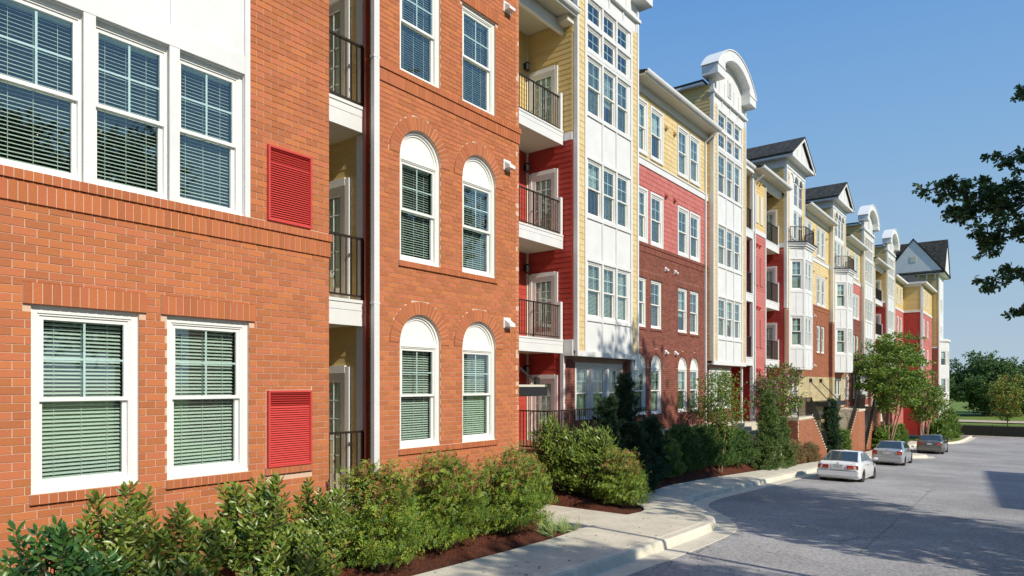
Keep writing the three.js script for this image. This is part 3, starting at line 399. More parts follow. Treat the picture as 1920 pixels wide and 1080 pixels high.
  mesh('hood_cap', new THREE.ExtrudeGeometry(cap, { depth: dep + 0.1, bevelEnabled: false }).translate(0, 0, -0.4), M.whitePlain, hd);
  mesh('hood_moulding', [box(c - hw - 0.02, c - iw + 0.02, 15.86, 15.93, 0.385, 0.41), box(c + iw - 0.02, c + hw + 0.02, 15.86, 15.93, 0.385, 0.41)], M.white, hd);
  // side wall facing along the street, roof and back
  const sw = grp('side_wall', s, [-0.002, 0, -D], -Math.PI / 2), yA = o.sideFrom ?? 12.9; lap(sw, { x0: 0, x1: D - 0.125, y0: yA, y1: 15.22, z: 0.012, mats: M.yellow, limit: 0 }); if (o.low) lap(sw, { x0: D - o.low, x1: D - 0.125, y0: y0 + 0.14, y1: yA, z: 0.012, mats: M.shingle, shingle: 0.3, limit: 0 });
  mesh('roof', [box(-0.25, W + 0.25, 15.3, 15.42, -D - 0.2, -0.36)], M.black, s); mesh('roof_edge', [box(-0.28, -0.002, 15.2, 15.3, -D - 0.2, -0.36), box(W + 0.002, W + 0.28, 15.2, 15.3, -D - 0.2, -0.36)], M.white, s); mesh('inner_wall', [box(0.02, W - 0.02, y0 - 0.02, 15.2, -D, -D + 0.1), box(W - 0.1, W - 0.004, y0, 15.2, -D + 0.1, -0.125), box(0.02, W - 0.02, y0 - 0.025, y0 + 0.05, -D + 0.1, -0.06)], M.soffit, s);
  // recessed brick ground floor with a triple window
  const gz = o.gz ?? -0.46, gm = o.gmats ?? M.darkBrick, gw = grp('ground_floor', s, [0, 0, gz]), gx0 = 0.02, gx1 = o.gx1 ?? W - 0.02, t0 = o.t0 ?? 0.62, t1 = o.t1 ?? W - 0.35, th = { x0: t0, x1: t1, y0: 0.72, y1: 2.6 };
  brickWall(gw, { x0: gx0, x1: gx1, y0: -2.0, y1: 2.76, holes: [th], cuts: [th, { x0: gx0, x1: gx1, y0: -0.1, y1: 0.1 }, { x0: t0 - 0.1, x1: t1 + 0.1, y0: 2.6, y1: 2.76 }], mats: gm, mortar: M.darkMortar, limit: near ? 200 : 0 });
  mesh('water_table', box(gx0, gx1, -0.1, 0.1, -0.02, 0.03), M.concrete, gw); const n3 = 3, tw = (t1 - t0) / n3; mesh('window_trim', [box(t0, t1, 2.47, 2.6, -0.08, 0.012), ...[0, 1, 2, 3].map((i) => box(clamp(t0 + tw * i - 0.09, t0, t1), clamp(t0 + tw * i + 0.09, t0, t1), 0.72, 2.469, -0.08, 0.01))], M.white, gw);
  for (let i = 0; i < n3; i++) window_(s, t0 + tw * (i + 0.5), 0.72, gz - 0.01, { w: tw - 0.18, h: 1.748, deep: 0.02, mould: 0.045, tiltS: 0.4 });
  downspout(s, o.dsx ?? W - 0.15, -0.2, -0.5, y0 - 0.04, M.white, 0.1);
  return s;
}
tower(18.09, 4.15, 'white panelled window tower with dappled tree shadows beside the red balcony recess', { near: true });
// ---------------------------------------------------------------- facade in three materials: dark brick, red shingles, yellow shingles
function tierFacade(X0, W, lat, label, o) {                            // o: cols (local window centres), mats per tier, arches
  const s = thing('shingle_facade', label, 'building', [X0, 0, -lat], 0), w = o.w ?? 0.95, cols = o.cols, near = o.near, t1 = 7.17, t2 = 10.15, top = 13.0;
  const gy = o.groundY ?? 0.75, holes = [], cuts = [];
  for (const c of cols) { if (o.arched) { const h = arch(c, w, gy, 2.55, w / 2 + 0.22); holes.push(h); cuts.push(h); } const h2 = rect(c, w, 0.75 + F, 2.6 + F); holes.push(h2); cuts.push(h2); cuts.push({ x0: c - w / 2 - 0.12, x1: c + w / 2 + 0.12, y0: 2.6 + F, y1: 2.84 + F }); }
  cuts.push({ x0: -1, x1: W + 1, y0: t1 - 0.34, y1: t1 }, { x0: -1, x1: W + 1, y0: -0.1, y1: 0.1 });
  const bm = o.brick ?? M.darkBrick, mo = o.mortar ?? M.darkMortar, yb = o.brickFrom ?? -2.0;
  brickWall(s, { x0: 0, x1: W, y0: yb, y1: t1, holes: holes.filter((h) => h.y0 > yb), cuts, mats: bm, mortar: mo, limit: near ? 300 : 0 });
  if (o.stone) brickWall(s, { x0: 0, x1: W, y0: -3.2, y1: yb, z: 0.03, mats: M.stone, mortar: M.stoneMortar, bl: 0.46, ch: 0.2, limit: 120 });
  if (o.arched) for (const c of cols) { archRing(s, c, 2.55, w / 2 + 0.003, w / 2 + 0.215, 0.012, bm, mo); window_(s, c, gy, 0, { w, h: 2.55 - gy, deep: 0.04, mould: 0.06, ro: w / 2, tiltS: 0.35 }); }
  for (const c of cols) { trimCourse(s, 'lintel', c - w / 2 - 0.11, c + w / 2 + 0.11, 2.605 + F, 2.835 + F, 0.02, mo, bm); window_(s, c, 0.75 + F, 0, { w, h: 1.85, deep: 0.04, mould: 0.06, tiltS: 0.4 }); trimCourse(s, 'sill', c - w / 2 - 0.04, c + w / 2 + 0.04, 0.655 + F, 0.748 + F, 0.03, mo, bm); }
  trimCourse(s, 'cap_course', -0.0, W, t1 - 0.34, t1 - 0.12, 0.02, mo, bm); trimCourse(s, 'cap_course', 0, W, t1 - 0.118, t1 - 0.002, 0.045, mo, bm); mesh('water_table', box(0, W, -0.1, 0.1, -0.02, 0.04), M.concrete, s);
  for (const [k, m, a, b] of [[2, o.mid ?? M.pink, t1 + 0.002, t2 - 0.12], [3, M.shingle, t2 + 0.122, top - 0.28]]) {
    const hs = cols.map((c) => rect(c, w + 0.16, 0.62 + k * F, 2.65 + k * F)); lap(s, { x0: 0, x1: W, y0: a, y1: b, z: 0, mats: m, shingle: 0.32, expo: 0.185, holes: hs, limit: near ? 300 : 0 });
    for (const c of cols) { window_(s, c, 0.72 + k * F, 0.012, { w, h: 1.85, deep: 0.01, mould: 0.05, tiltS: k === 3 ? 0.9 : 0.5 }); mesh('window_trim', [box(c - w / 2 - 0.085, c - w / 2, 0.62 + k * F, 2.65 + k * F, -0.03, 0.03), box(c + w / 2, c + w / 2 + 0.085, 0.62 + k * F, 2.65 + k * F, -0.03, 0.03), box(c - w / 2, c + w / 2, 2.572 + k * F, 2.65 + k * F, -0.03, 0.034), box(c - w / 2, c + w / 2, 0.62 + k * F, 0.718 + k * F, -0.03, 0.04)], M.white, s); }
    for (let i = 1; i < cols.length; i += 2) for (const dx of [0.35, 1.15]) { const x = cols[i] + w / 2 + dx; if (x < (cols[i + 1] ?? W) - w / 2 - 0.25) vent(s, x, b - 0.75, 0.0, m[1], 0.8); }
  }
  mesh('band_board', [box(0, W, t2 - 0.118, t2 + 0.12, -0.03, 0.03), box(0, W, t2 + 0.121, t2 + 0.16, -0.03, 0.06)], M.white, s);
  if (o.vents) for (const x of o.vents) for (const k of [0, 1]) vent(s, x, 3.1 + k * F, 0.002, M.whitePlain, 0.75);
  eave(s, 0, W, top, 0.52, 5); mesh('inner_wall', [box(0, W, -2, top, -5, -4.9)], M.soffit, s);
  return s;
}
{
  const s = tierFacade(22.24, 7.16, 11.6, 'dark brick facade with arched windows under red and yellow shingle tiers', { near: true, arched: true, cols: [22.93, 24.27, 26.75, 27.97].map((x) => x - 22.24), vents: [25.1 - 22.24, 26.0 - 22.24] });
  downspout(s, 6.86, 0.005, -0.7, 12.6, M.white, 0.09, 0.5);
}
tower(29.4, 4.3, 'white panelled window tower with arched hood and yellow shingles beside the dark brick facade', { near: true, low: 0.26, sideFrom: 13.1, gz: -0.3, gx1: 3.2, t0: 0.3, t1: 3.0, dsx: 4.2 });
// door recess beside it
{
  const s = thing('balcony_bay', 'slim balcony column with deep red side walls next to the pink siding strip', 'building', [33.72, 0, -11.6]), W = 2.0, zb = -1.6;
  for (let k = 0; k < 4; k++) { const y0 = k * F, y1 = k < 3 ? y0 + F - 0.41 : 12.75, m = k === 3 ? M.yellow : M.red; if (k) balcony(s, 0.003, W - 0.003, 0, zb, y0, {}); lap(s, { x0: 0.003, x1: W - 0.003, y0: y0 + 0.013, y1, z: zb, mats: m, limit: 10 }); const g = grp('side_wall', s, [W - 0.003, 0, zb + 0.002], -Math.PI / 2); lap(g, { x0: 0, x1: -zb - 0.03, y0: y0 + 0.013, y1, z: 0.0, mats: m, limit: 10, th: 0.04 }); if (k) mesh('corner_post', box(W - 0.2, W - 0.004, y0 + 0.013, y1, -0.14, 0.012), M.white, s); }
  mesh('corner_post', box(W - 0.2, W - 0.004, -0.35, F - 0.42, -0.14, 0.012), M.white, s); lap(s, { x0: -1.1, x1: -0.005, y0: -0.6, y1: 2.74, z: -0.55, mats: M.red, limit: 0 }); door(s, 0.92, 2.1, [-0.5, 0, -0.52], 0, false); mesh('landing', box(-1.25, W, -2.6, -0.004, zb, 0.3), M.concrete, s);
  for (let i = 0; i < 6; i++) mesh('step', box(-1.2, 0.2, -2.6, -0.17 * (i + 1), 0.301 + i * 0.27, 0.57 + i * 0.27), M.concrete, s); mesh('roof', box(0, W, 12.75, 13.0, zb, 0.1), M.white, s); mesh('gutter', gutterGeo(0, W, 12.95, 0.1), M.white, s);
}
// siding strip with grilles, and balcony recess up to the gabled tower
function sidingBay(X0, W1, W2, lat, label, o = {}) {
  const s = thing('balcony_bay', label, 'building', [X0, 0, -lat]), zb = -1.7, T2 = 9.9;
  lap(s, { x0: 0, x1: W1 - 0.12, y0: -0.6, y1: T2 - 0.12, z: 0, mats: M.pink, limit: 30 }); lap(s, { x0: 0, x1: W1 - 0.12, y0: T2 + 0.12, y1: 12.72, z: 0, mats: M.yellow, limit: 10 }); mesh('band_board', box(0, W1 - 0.12, T2 - 0.118, T2 + 0.118, -0.05, 0.03), M.white, s); mesh('corner_board', box(W1 - 0.118, W1, -0.6, 12.72, -0.12, 0.03), M.white, s);
  for (let k = 1; k < 4; k++) for (const x of [0.35, 1.05]) { if (x + 0.4 < W1) mesh('grille', box(x, x + 0.48, 0.55 + k * F, 2.05 + k * F, 0.004, 0.03), k === 3 ? M.soffit : M.pink[1], s); } for (let k = 0; k < 4; k++) for (const x of [0.55, 0.95]) vent(s, x, 2.62 + k * F, 0.004, k === 3 ? M.yellow[1] : M.louvre, 0.8);
  for (let k = 0; k < 4; k++) { const y0 = k * F, y1 = k < 3 ? y0 + F - 0.41 : 12.75, m = k === 3 ? M.yellow : M.red; if (k) balcony(s, W1 + 0.003, W1 + W2 - 0.07, -0.1, zb, y0, { post: true }); lap(s, { x0: W1, x1: W1 + W2, y0: y0 + 0.013, y1, z: zb, mats: m, limit: 10, holes: [rect(W1 + W2 * 0.4, 1.0, y0 + 0.7, y0 + 2.55)] }); window_(s, W1 + W2 * 0.4, y0 + 0.7, zb, { w: 1.0, h: 1.85, deep: 0 });
    const g = grp('side_wall', s, [W1 + W2 - 0.004, 0, zb], -Math.PI / 2); lap(g, { x0: 0, x1: -zb + (lat - LATT) - 0.16, y0: k === 0 ? -1.2 : y0 - 0.39, y1: k === 2 ? T2 - 0.122 : k === 3 ? 12.75 : y1, z: 0.02, mats: m, limit: 20, holes: [rect(0.9, 1.1, y0, y0 + 2.16)] }); door(s, 0.9, 2.05, [W1 + W2 - 0.03, y0 + 0.015, zb + 0.9], -Math.PI / 2); if (k === 2) mesh('band_board', box(0, -zb + (lat - LATT) - 0.16, T2 - 0.12, T2 + 0.12, -0.05, 0.03), M.white, g); }
  const r = grp('roof_edge', s); mesh('beam', box(W1, W1 + W2 - 0.01, 12.55, 12.75, -0.16, 0), M.white, r); eave(s, -0.3, W1 + W2 - 0.05, 12.95, 0.5, 5); downspout(s, 0.08, 0.02, -0.8, 12.4, M.white, 0.09, 0.5); mesh('patio_slab', box(W1, W1 + W2 - 0.01, -1.6, 0.0, zb, 0.0), M.concrete, s);
  const pr = grp('patio_rail', s); railing(pr, [W1 + 0.05, -0.08], [W1 + W2 - 0.1, -0.08], 0.0);
  return s;
}
sidingBay(35.72, 2.05, 2.85, 11.62, 'pink siding strip and stacked balconies left of the gabled tower with stone stair');
// ---------------------------------------------------------------- gabled towers with a polygonal bay
function gableTower(X0, W, label, o = {}) {
  const s = thing('gable_tower', label, 'building', [X0, 0, -LATT]), D = 5.5, c = W / 2, aw = 0.78, cols = [-0.98, 0, 0.98].map((d) => c + d), top = 14.75;
  const holes = [...cols.map((x) => arch(x, aw, 12.5, 13.85, 0)), ...cols.map((x) => rect(x, 0.86, 10.5, 12.2))].map((h) => ({ ...h, ro: undefined }));
  lap(s, { x0: 0.13, x1: 0.62, y0: 6.3, y1: 14.2, z: 0, mats: M.shingle, shingle: 0.3, limit: 0 }); lap(s, { x0: W - 0.62, x1: W - 0.13, y0: 6.3, y1: 14.2, z: 0, mats: M.shingle, shingle: 0.3, limit: 0 });
  mesh('panel', panelGeo(0.62, W - 0.62, 10.0, 14.2, 0.0, 0.16, holes), M.white, s); mesh('panel', box(0.13, W - 0.13, 14.2, top, -0.16, 0.0), M.white, s); mesh('corner_board', [box(0, 0.128, 6.3, top, -0.14, 0.03), box(W - 0.128, W, 6.3, top, -0.14, 0.03)], M.white, s);
  const rings = cols.map((x) => { const q = new THREE.Shape(); q.absarc(x, 13.85, aw / 2 + 0.1, 0, Math.PI, false); q.absarc(x, 13.85, aw / 2, Math.PI, 0, true); return new THREE.ExtrudeGeometry(q, { depth: 0.05, bevelEnabled: false, curveSegments: 10 }).translate(0, 0, 0.001); }); mesh('arched_moulding', rings, M.white, s);
  for (const x of cols) {
    const g = grp('window', s, [x, 12.5, 0]); mesh('frame', frameBars(aw, 1.35, 0.05, -0.1, -0.02), M.vinyl, g); const hs = new THREE.Shape(); hs.absarc(0, 0, aw / 2 - 0.001, 0, Math.PI, false); mesh('pane', [box(-aw / 2 + 0.05, aw / 2 - 0.05, 0.05, 1.3, -0.062, -0.058), new THREE.ExtrudeGeometry(hs, { depth: 0.004, bevelEnabled: false }).translate(0, 1.352, -0.062)], M.glass, g); mesh('muntin', [box(-0.012, 0.012, 0.05, 1.3, -0.056, -0.048), box(-0.012, 0.012, 1.352, 1.35 + aw / 2 - 0.005, -0.056, -0.048), box(-aw / 2 + 0.05, -0.012, 0.66, 0.684, -0.056, -0.048), box(0.012, aw / 2 - 0.05, 0.66, 0.684, -0.056, -0.048)], M.muntin, g); mesh('interior', box(-aw / 2, aw / 2, 0, 1.75, -0.5, -0.48), M.room, g);
    window_(s, x, 10.5, 0.002, { w: 0.86, h: 1.7, deep: 0.02, mould: 0.045, tiltS: 0.6 });
  }
  // roof with front gable
  const ov = 0.48, ax = c, ay = o.apex ?? 16.45, ey = 14.95, g = grp('gable_roof', s), x0 = -ov, x1 = W + ov;
  const tri = new THREE.Shape(); tri.moveTo(x0 + 0.25, ey + 0.06); tri.lineTo(x1 - 0.25, ey + 0.06); tri.lineTo(ax, ay - 0.12); mesh('gable_panel', new THREE.ExtrudeGeometry(tri, { depth: 0.1, bevelEnabled: false }).translate(0, 0, ov - 0.25), M.white, g);
  mesh('batten', [0.3, 0.5, 0.7].map((f) => { const x = lerp(x0, x1, f), yy = ey + (ay - ey) * (1 - Math.abs(f - 0.5) * 2) - 0.3; return box(x - 0.03, x + 0.03, ey + 0.07, yy, ov - 0.149, ov - 0.125); }), M.white, g);
  const slope = (sx) => { const q = new THREE.Shape(), ex = sx < 0 ? x0 - 0.06 : x1 + 0.06; q.moveTo(ex, ey + 0.02); q.lineTo(ax, ay); q.lineTo(ax, ay + 0.1); q.lineTo(ex, ey + 0.12); return q; };
  mesh('roof', [-1, 1].map((q) => new THREE.ExtrudeGeometry(slope(q), { depth: D + ov + 0.05, bevelEnabled: false }).translate(0, 0, -D)), M.roof, g);
  const rake = (sx) => { const q = new THREE.Shape(), ex = sx < 0 ? x0 - 0.05 : x1 + 0.05; q.moveTo(ex, ey - 0.14); q.lineTo(ax, ay - 0.16); q.lineTo(ax, ay - 0.01); q.lineTo(ex, ey + 0.01); return new THREE.ExtrudeGeometry(q, { depth: 0.05, bevelEnabled: false }).translate(0, 0, ov - 0.02); }; mesh('rake_board', [rake(-1), rake(1)], M.white, g);
  mesh('cornice', [box(x0, x1, ey - 0.12, ey + 0.04, ov - 0.06, ov - 0.021), box(x0, x0 + 0.03, ey - 0.12, ey + 0.01, -D, ov - 0.061), box(x1 - 0.03, x1, ey - 0.12, ey + 0.01, -D, ov - 0.061), box(x0 + 0.03, x1 - 0.03, ey - 0.1, ey - 0.07, -D, ov - 0.061)], M.white, g); mesh('frieze', [box(-0.03, W + 0.03, top - 0.35, ey - 0.102, 0.001, 0.04), box(-0.035, -0.001, top - 0.35, ey - 0.102, -D, 0.001)], M.white, g);
  const sw = grp('side_wall', s, [-0.002, 0, -D], -Math.PI / 2); lap(sw, { x0: 0, x1: D - 0.145, y0: 12.9, y1: 14.5, z: 0.012, mats: M.yellow, limit: 0 }); if (o.low) { lap(sw, { x0: D - o.low, x1: D - 0.145, y0: 6.3, y1: 12.9, z: 0.012, mats: M.yellow, limit: 0 }); brickWall(sw, { x0: D - o.low, x1: D - 0.002, y0: 2.4, y1: 6.25, z: 0.014, th: 0.1, mats: M.darkBrick, limit: 0 }); brickWall(sw, { x0: D - o.low, x1: D - 0.002, y0: -3.2, y1: 2.4, z: 0.016, th: 0.1, mats: M.stone, mortar: M.stoneMortar, bl: 0.46, ch: 0.2, limit: 30 }); }
  // lower body
  brickWall(s, { x0: 0.0, x1: 0.62, y0: 2.4, y1: 6.25, mats: M.orangeBrick, limit: 0, th: 0.1 }); brickWall(s, { x0: W - 0.62, x1: W, y0: 2.4, y1: 6.25, mats: M.orangeBrick, limit: 0, th: 0.1 }); const dh = [{ x0: c - 0.95, x1: c + 0.95, y0: 0.02, y1: 2.36 }];
  brickWall(s, { x0: 0, x1: W, y0: -3.2, y1: 2.76, z: -0.1, mats: M.stone, mortar: M.stoneMortar, bl: 0.46, ch: 0.2, limit: 30, holes: dh, th: 0.1 }); for (const d of [-0.48, 0.48]) window_(s, c + d, 0.04, -0.1, { w: 0.92, h: 2.28, deep: 0.02, mould: 0.06, tiltS: 0.4 }); mesh('lintel', box(c - 1.15, c + 1.15, 2.4, 2.7, -0.12, -0.06), M.orangeBrick[2], s);
  mesh('inner_wall', [box(0.02, W - 0.02, 2.8, 14.7, -D, -D + 0.1), box(W - 0.1, W - 0.002, -2, 14.7, -D + 0.1, -0.15)], M.soffit, s);
  // polygonal bay
  const b = grp('bay_window', s), bw = 1.5, fw = 0.86, pr = 0.72, yb0 = 2.77, yb1 = 10.1, P = [[c - bw, 0.0], [c - fw, pr], [c + fw, pr], [c + bw, 0.0]];
  const prism = (grow, y0, y1) => { const q = new THREE.Shape(); P.forEach(([x, z], i) => { const gx = x + (i < 2 ? -grow : grow), gz = z + (z > 0.1 ? grow : 0); i ? q.lineTo(gx, -gz) : q.moveTo(gx, -gz); }); q.lineTo(P[0][0] - grow, -P[0][1]); return new THREE.ExtrudeGeometry(q, { depth: y1 - y0, bevelEnabled: false }).rotateX(-Math.PI / 2).translate(0, y0, 0); };
  mesh('cornice', [prism(0.06, yb1 - 0.32, yb1 - 0.2), prism(0.14, yb1 - 0.198, yb1 - 0.08), prism(0.2, yb1 - 0.078, yb1)], M.white, b); mesh('cap', prism(0.24, yb1 + 0.001, yb1 + 0.06), M.black, b); mesh('base', prism(-0.01, yb0, yb0 + 0.1), M.white, b); 
  for (let i = 0; i < 3; i++) {
    const [ax_, az_] = P[i], [bx, bz] = P[i + 1], L = Math.hypot(bx - ax_, bz - az_), f = grp('bay_face', s, [ax_, 0, az_], Math.atan2(-(bz - az_), bx - ax_)), n = i === 1 ? 2 : 1, w = (L - 0.2) / n - 0.06, cs = Array.from({ length: n }, (_, k) => 0.1 + (L - 0.2) * (k + 0.5) / n), hs = [0, 1].flatMap((k) => cs.map((x) => rect(x, w, 4.1 + k * F, 5.85 + k * F)));
    mesh('panel', panelGeo(0.0, L, yb0 + 0.101, yb1 - 0.325, 0, 0.09, hs), M.white, f); const tr = [box(0, 0.09, yb0 + 0.101, yb1 - 0.325, 0.001, 0.025), box(L - 0.09, L, yb0 + 0.101, yb1 - 0.325, 0.001, 0.025)]; for (const k of [0, 1]) for (const [a, q] of [[3.95, 4.08], [5.87, 5.98]]) tr.push(box(0.091, L - 0.091, a + k * F, q + k * F, 0.001, 0.022)); for (const [a, q] of [[3.0, 3.94], [6.0, 7.2], [9.3, 9.75]]) tr.push(box(L / 2 - 0.035, L / 2 + 0.035, a, q, 0.001, 0.015)); mesh('trim_board', tr, M.white, f);
    for (const k of [0, 1]) for (const x of cs) { const q = window_(s, 0, 0, 0, { w, h: 1.75, deep: 0.02, mould: 0.05, tiltS: 0.9 }); q.position.copy(V(x, 4.1 + k * F, 0).applyAxisAngle(V(0, 1, 0), f.rotation.y).add(f.position)); q.rotation.y = f.rotation.y; }
  }
  const rl = grp('balconette', s); railing(rl, [c - bw - 0.05, 0.1], [c - fw - 0.06, pr + 0.06], yb1 + 0.06, 0.85, 0.12, 0.08); railing(rl, [c - fw - 0.06, pr + 0.06], [c + fw + 0.06, pr + 0.06], yb1 + 0.06, 0.85, 0.12, 0.08); railing(rl, [c + fw + 0.06, pr + 0.06], [c + bw + 0.05, 0.1], yb1 + 0.06, 0.85, 0.12, 0.08);
  return s;
}
gableTower(40.62, 3.9, 'gabled yellow tower with white bay window beside the pink siding strip');
tierFacade(44.54, 7.3, 11.6, 'orange brick facade over cream stone between the two gabled towers', { cols: [1.0, 2.2, 4.5, 5.7], brick: M.orangeBrick, mortar: M.orangeBrick[0], mid: M.shingle, brickFrom: 2.4, stone: true, vents: [3.4] });
gableTower(51.86, 4.1, 'gabled yellow tower with dark brick side beside the cream stone facade', { low: 0.5 });
tierFacade(55.97, 6.8, 11.6, 'dark brick facade with pink shingles right of the second gabled tower', { cols: [0.9, 2.1, 4.4, 5.6], arched: true, mid: M.pink, vents: [3.2] });
tower(62.8, 4.6, 'white window tower with arched hood behind the leafy street tree', { low: 0.26, sideFrom: 13.1 });
sidingBay(67.42, 2.1, 4.5, 11.62, 'pink and red balcony bay between the two far arched-hood towers');
tower(74.1, 4.6, 'farthest white window tower with arched hood beside the dark roofed end pavilion', { sideFrom: 12.9 });
// ---------------------------------------------------------------- far corner wing and the end pavilion with its steep gables
{
  const s = thing('corner_wing', 'far corner wing with deep red lower walls and yellow top storey', 'building', [78.7, 0, -11.6]);
  const t2 = 9.95, top = 12.9, wings = [[0, 7.4, 0], [7.4, 16.6, 1.75]];
  for (const [a, b, z] of wings) { const cs = z ? [9.2, 12.6] : [3.6, 5.8], hs = [1, 2, 3].flatMap((k) => cs.map((c) => rect(c, 1.1, 0.7 + k * F, 2.6 + k * F))); lap(s, { x0: a, x1: b, y0: -3.6, y1: t2 - 0.12, z, mats: M.pink, limit: 0, holes: hs }); lap(s, { x0: a, x1: b, y0: t2 + 0.12, y1: top - 0.25, z, mats: M.yellow, limit: 0, holes: hs }); for (const k of [1, 2, 3]) for (const c of cs) window_(s, c, 0.7 + k * F, z, { w: 1.1, h: 1.9, deep: -0.01, mould: 0.09 }); mesh('band_board', box(a, b, t2 - 0.118, t2 + 0.118, z - 0.05, z + 0.03), M.white, s); }
  const sw = grp('side_wall', s, [7.398, 0, -0.2], -Math.PI / 2); lap(sw, { x0: 0.2, x1: 1.84, y0: -3.6, y1: t2 - 0.12, z: 0, mats: M.red, shingle: 0.32, limit: 0 }); lap(sw, { x0: 0.2, x1: 1.84, y0: t2 + 0.12, y1: top - 0.25, z: 0, mats: M.yellow, limit: 0 }); mesh('band_board', box(0.2, 1.84, t2 - 0.118, t2 + 0.118, -0.05, 0.03), M.white, sw); mesh('corner_board', box(1.842, 1.98, -3.6, top - 0.25, -0.12, 0.03), M.white, sw); mesh('frieze', box(0.2, 1.98, top - 0.248, top, -0.05, 0.03), M.white, sw);
  mesh('eave', [box(-0.1, 7.0, top, top + 0.2, -0.5, 0.5), box(6.9, 17, top + 0.002, top + 0.2, -0.5, 2.25)], M.white, s); const r = new THREE.Shape(); r.moveTo(6.85, 0.5); r.lineTo(6.85, -2.3); r.lineTo(17, -2.3); r.lineTo(17, 0.5); mesh('roof', new THREE.ConeGeometry(7, 1.5, 4, 1).rotateY(Math.PI / 4).scale(1.03, 1, 0.45).translate(12, top + 0.96, 0), M.roof, s);
  downspout(s, 7.5, 1.79, -3.2, top - 0.3, M.white, 0.1);
}
{
  const X0 = 95.6, W = 5.2, Dp = 5.2, s = thing('end_pavilion', 'end pavilion with steep dark cross gables and a white bay', 'building', [X0, 0, -9.15]), ey = 15.2, ay = 19.4, ov = 0.6;
  const hs = [1, 2, 3].flatMap((k) => [rect(W / 2 - 0.6, 1.0, 0.7 + k * F, 2.5 + k * F), rect(W / 2 + 0.6, 1.0, 0.7 + k * F, 2.5 + k * F)]); mesh('front_panel', panelGeo(0.4, W - 0.4, -3.8, ey, 0, 0.2, hs), M.white, s); lap(s, { x0: 0.12, x1: 0.4, y0: -3.8, y1: ey, mats: M.yellow, limit: 0 }); for (const k of [1, 2, 3]) for (const d of [-0.6, 0.6]) window_(s, W / 2 + d, 0.7 + k * F, 0, { w: 1.0, h: 1.8, deep: 0.0, mould: 0.06 });
  const sw = grp('side_wall', s, [-0.002, 0, -Dp], -Math.PI / 2); lap(sw, { x0: 0, x1: Dp - 0.1, y0: 6.4, y1: ey, z: 0.01, mats: M.yellow, limit: 0 }); brickWall(sw, { x0: 0, x1: Dp - 0.1, y0: -3.8, y1: 6.3, z: 0.012, th: 0.1, mats: M.orangeBrick, limit: 0 }); mesh('corner_board', box(Dp - 0.1, Dp + 0.02, -3.8, ey, -0.1, 0.03), M.white, sw);
  mesh('bracket', Array.from({ length: 6 }, (_, i) => box(-0.4, -0.002, ey - 0.7, ey - 0.1, -Dp + 0.5 + i * 0.85, -Dp + 0.62 + i * 0.85)), M.white, s);
  const g = grp('gable_roof', s); for (const turn of [0, 1]) {
    const span = (turn ? Dp : W) / 2 + ov, tri = new THREE.Shape(); tri.moveTo(-span, ey); tri.lineTo(span, ey); tri.lineTo(0, ay); const len = (turn ? W : Dp) / 2 + ov;
    const roofS = new THREE.Shape(); roofS.moveTo(-span - 0.12, ey); roofS.lineTo(0, ay + 0.02); roofS.lineTo(span + 0.12, ey); roofS.lineTo(span + 0.12, ey + 0.14); roofS.lineTo(0, ay + 0.2); roofS.lineTo(-span - 0.12, ey + 0.14);
    const parts = [new THREE.ExtrudeGeometry(roofS, { depth: 2 * len + 0.16, bevelEnabled: false }).translate(0, 0, -len - 0.08)], gab = [-1, 1].map((q) => new THREE.ExtrudeGeometry(tri, { depth: 0.12, bevelEnabled: false }).translate(0, 0, q < 0 ? -len + 0.02 : len - 0.14));
    const place = (q) => q.rotateY(turn ? Math.PI / 2 : 0).translate(W / 2, turn ? 0.003 : 0, -Dp / 2); mesh('roof', parts.map(place), M.roof, g); mesh('gable_panel', gab.map(place), M.white, g); mesh('gable_vent', place(box(-0.3, 0.3, ey + 1.5, ey + 2.2, -len - 0.02, -len + 0.02)), M.soffit, g);
  }
  mesh('eave', [box(-ov, W + ov, ey - 0.1, ey - 0.002, -Dp - ov, ov)], M.white, s);
  const P = [[0.7, 0.002], [1.3, 0.7], [W - 1.3, 0.7], [W - 0.7, 0.002]], q = new THREE.Shape(); P.forEach(([x, z], i) => i ? q.lineTo(x, -z) : q.moveTo(x, -z)); const b = grp('bay_window', s); mesh('bay_cap', [new THREE.ExtrudeGeometry(q, { depth: 0.25, bevelEnabled: true, bevelSize: 0.15, bevelThickness: 0.05 }).rotateX(-Math.PI / 2).translate(0, 7.1, 0), new THREE.ExtrudeGeometry(q, { depth: 0.2, bevelEnabled: false }).rotateX(-Math.PI / 2).translate(0, -2.6, 0)], M.white, b);
  for (let i = 0; i < 3; i++) { const [ax_, az_] = P[i], [bx, bz] = P[i + 1], L = Math.hypot(bx - ax_, bz - az_), f = grp('bay_face', s, [ax_, 0, az_], Math.atan2(-(bz - az_), bx - ax_)), w = i === 1 ? 1.0 : L - 0.2, cs = i === 1 ? [L / 2 - 0.6, L / 2 + 0.6] : [L / 2], ys = [-2.0, 0.9, 0.9 + F]; mesh('panel', panelGeo(0, L, -2.4, 7.1, 0, 0.08, ys.flatMap((y) => cs.map((c) => rect(c, w, y, y + 1.8)))), M.white, f); for (const y of ys) for (const x of cs) { const o = window_(s, 0, 0, 0, { w, h: 1.8, deep: 0.01, mould: 0.05 }); o.position.copy(V(x, y, 0).applyAxisAngle(V(0, 1, 0), f.rotation.y).add(f.position)); o.rotation.y = f.rotation.y; } }
}
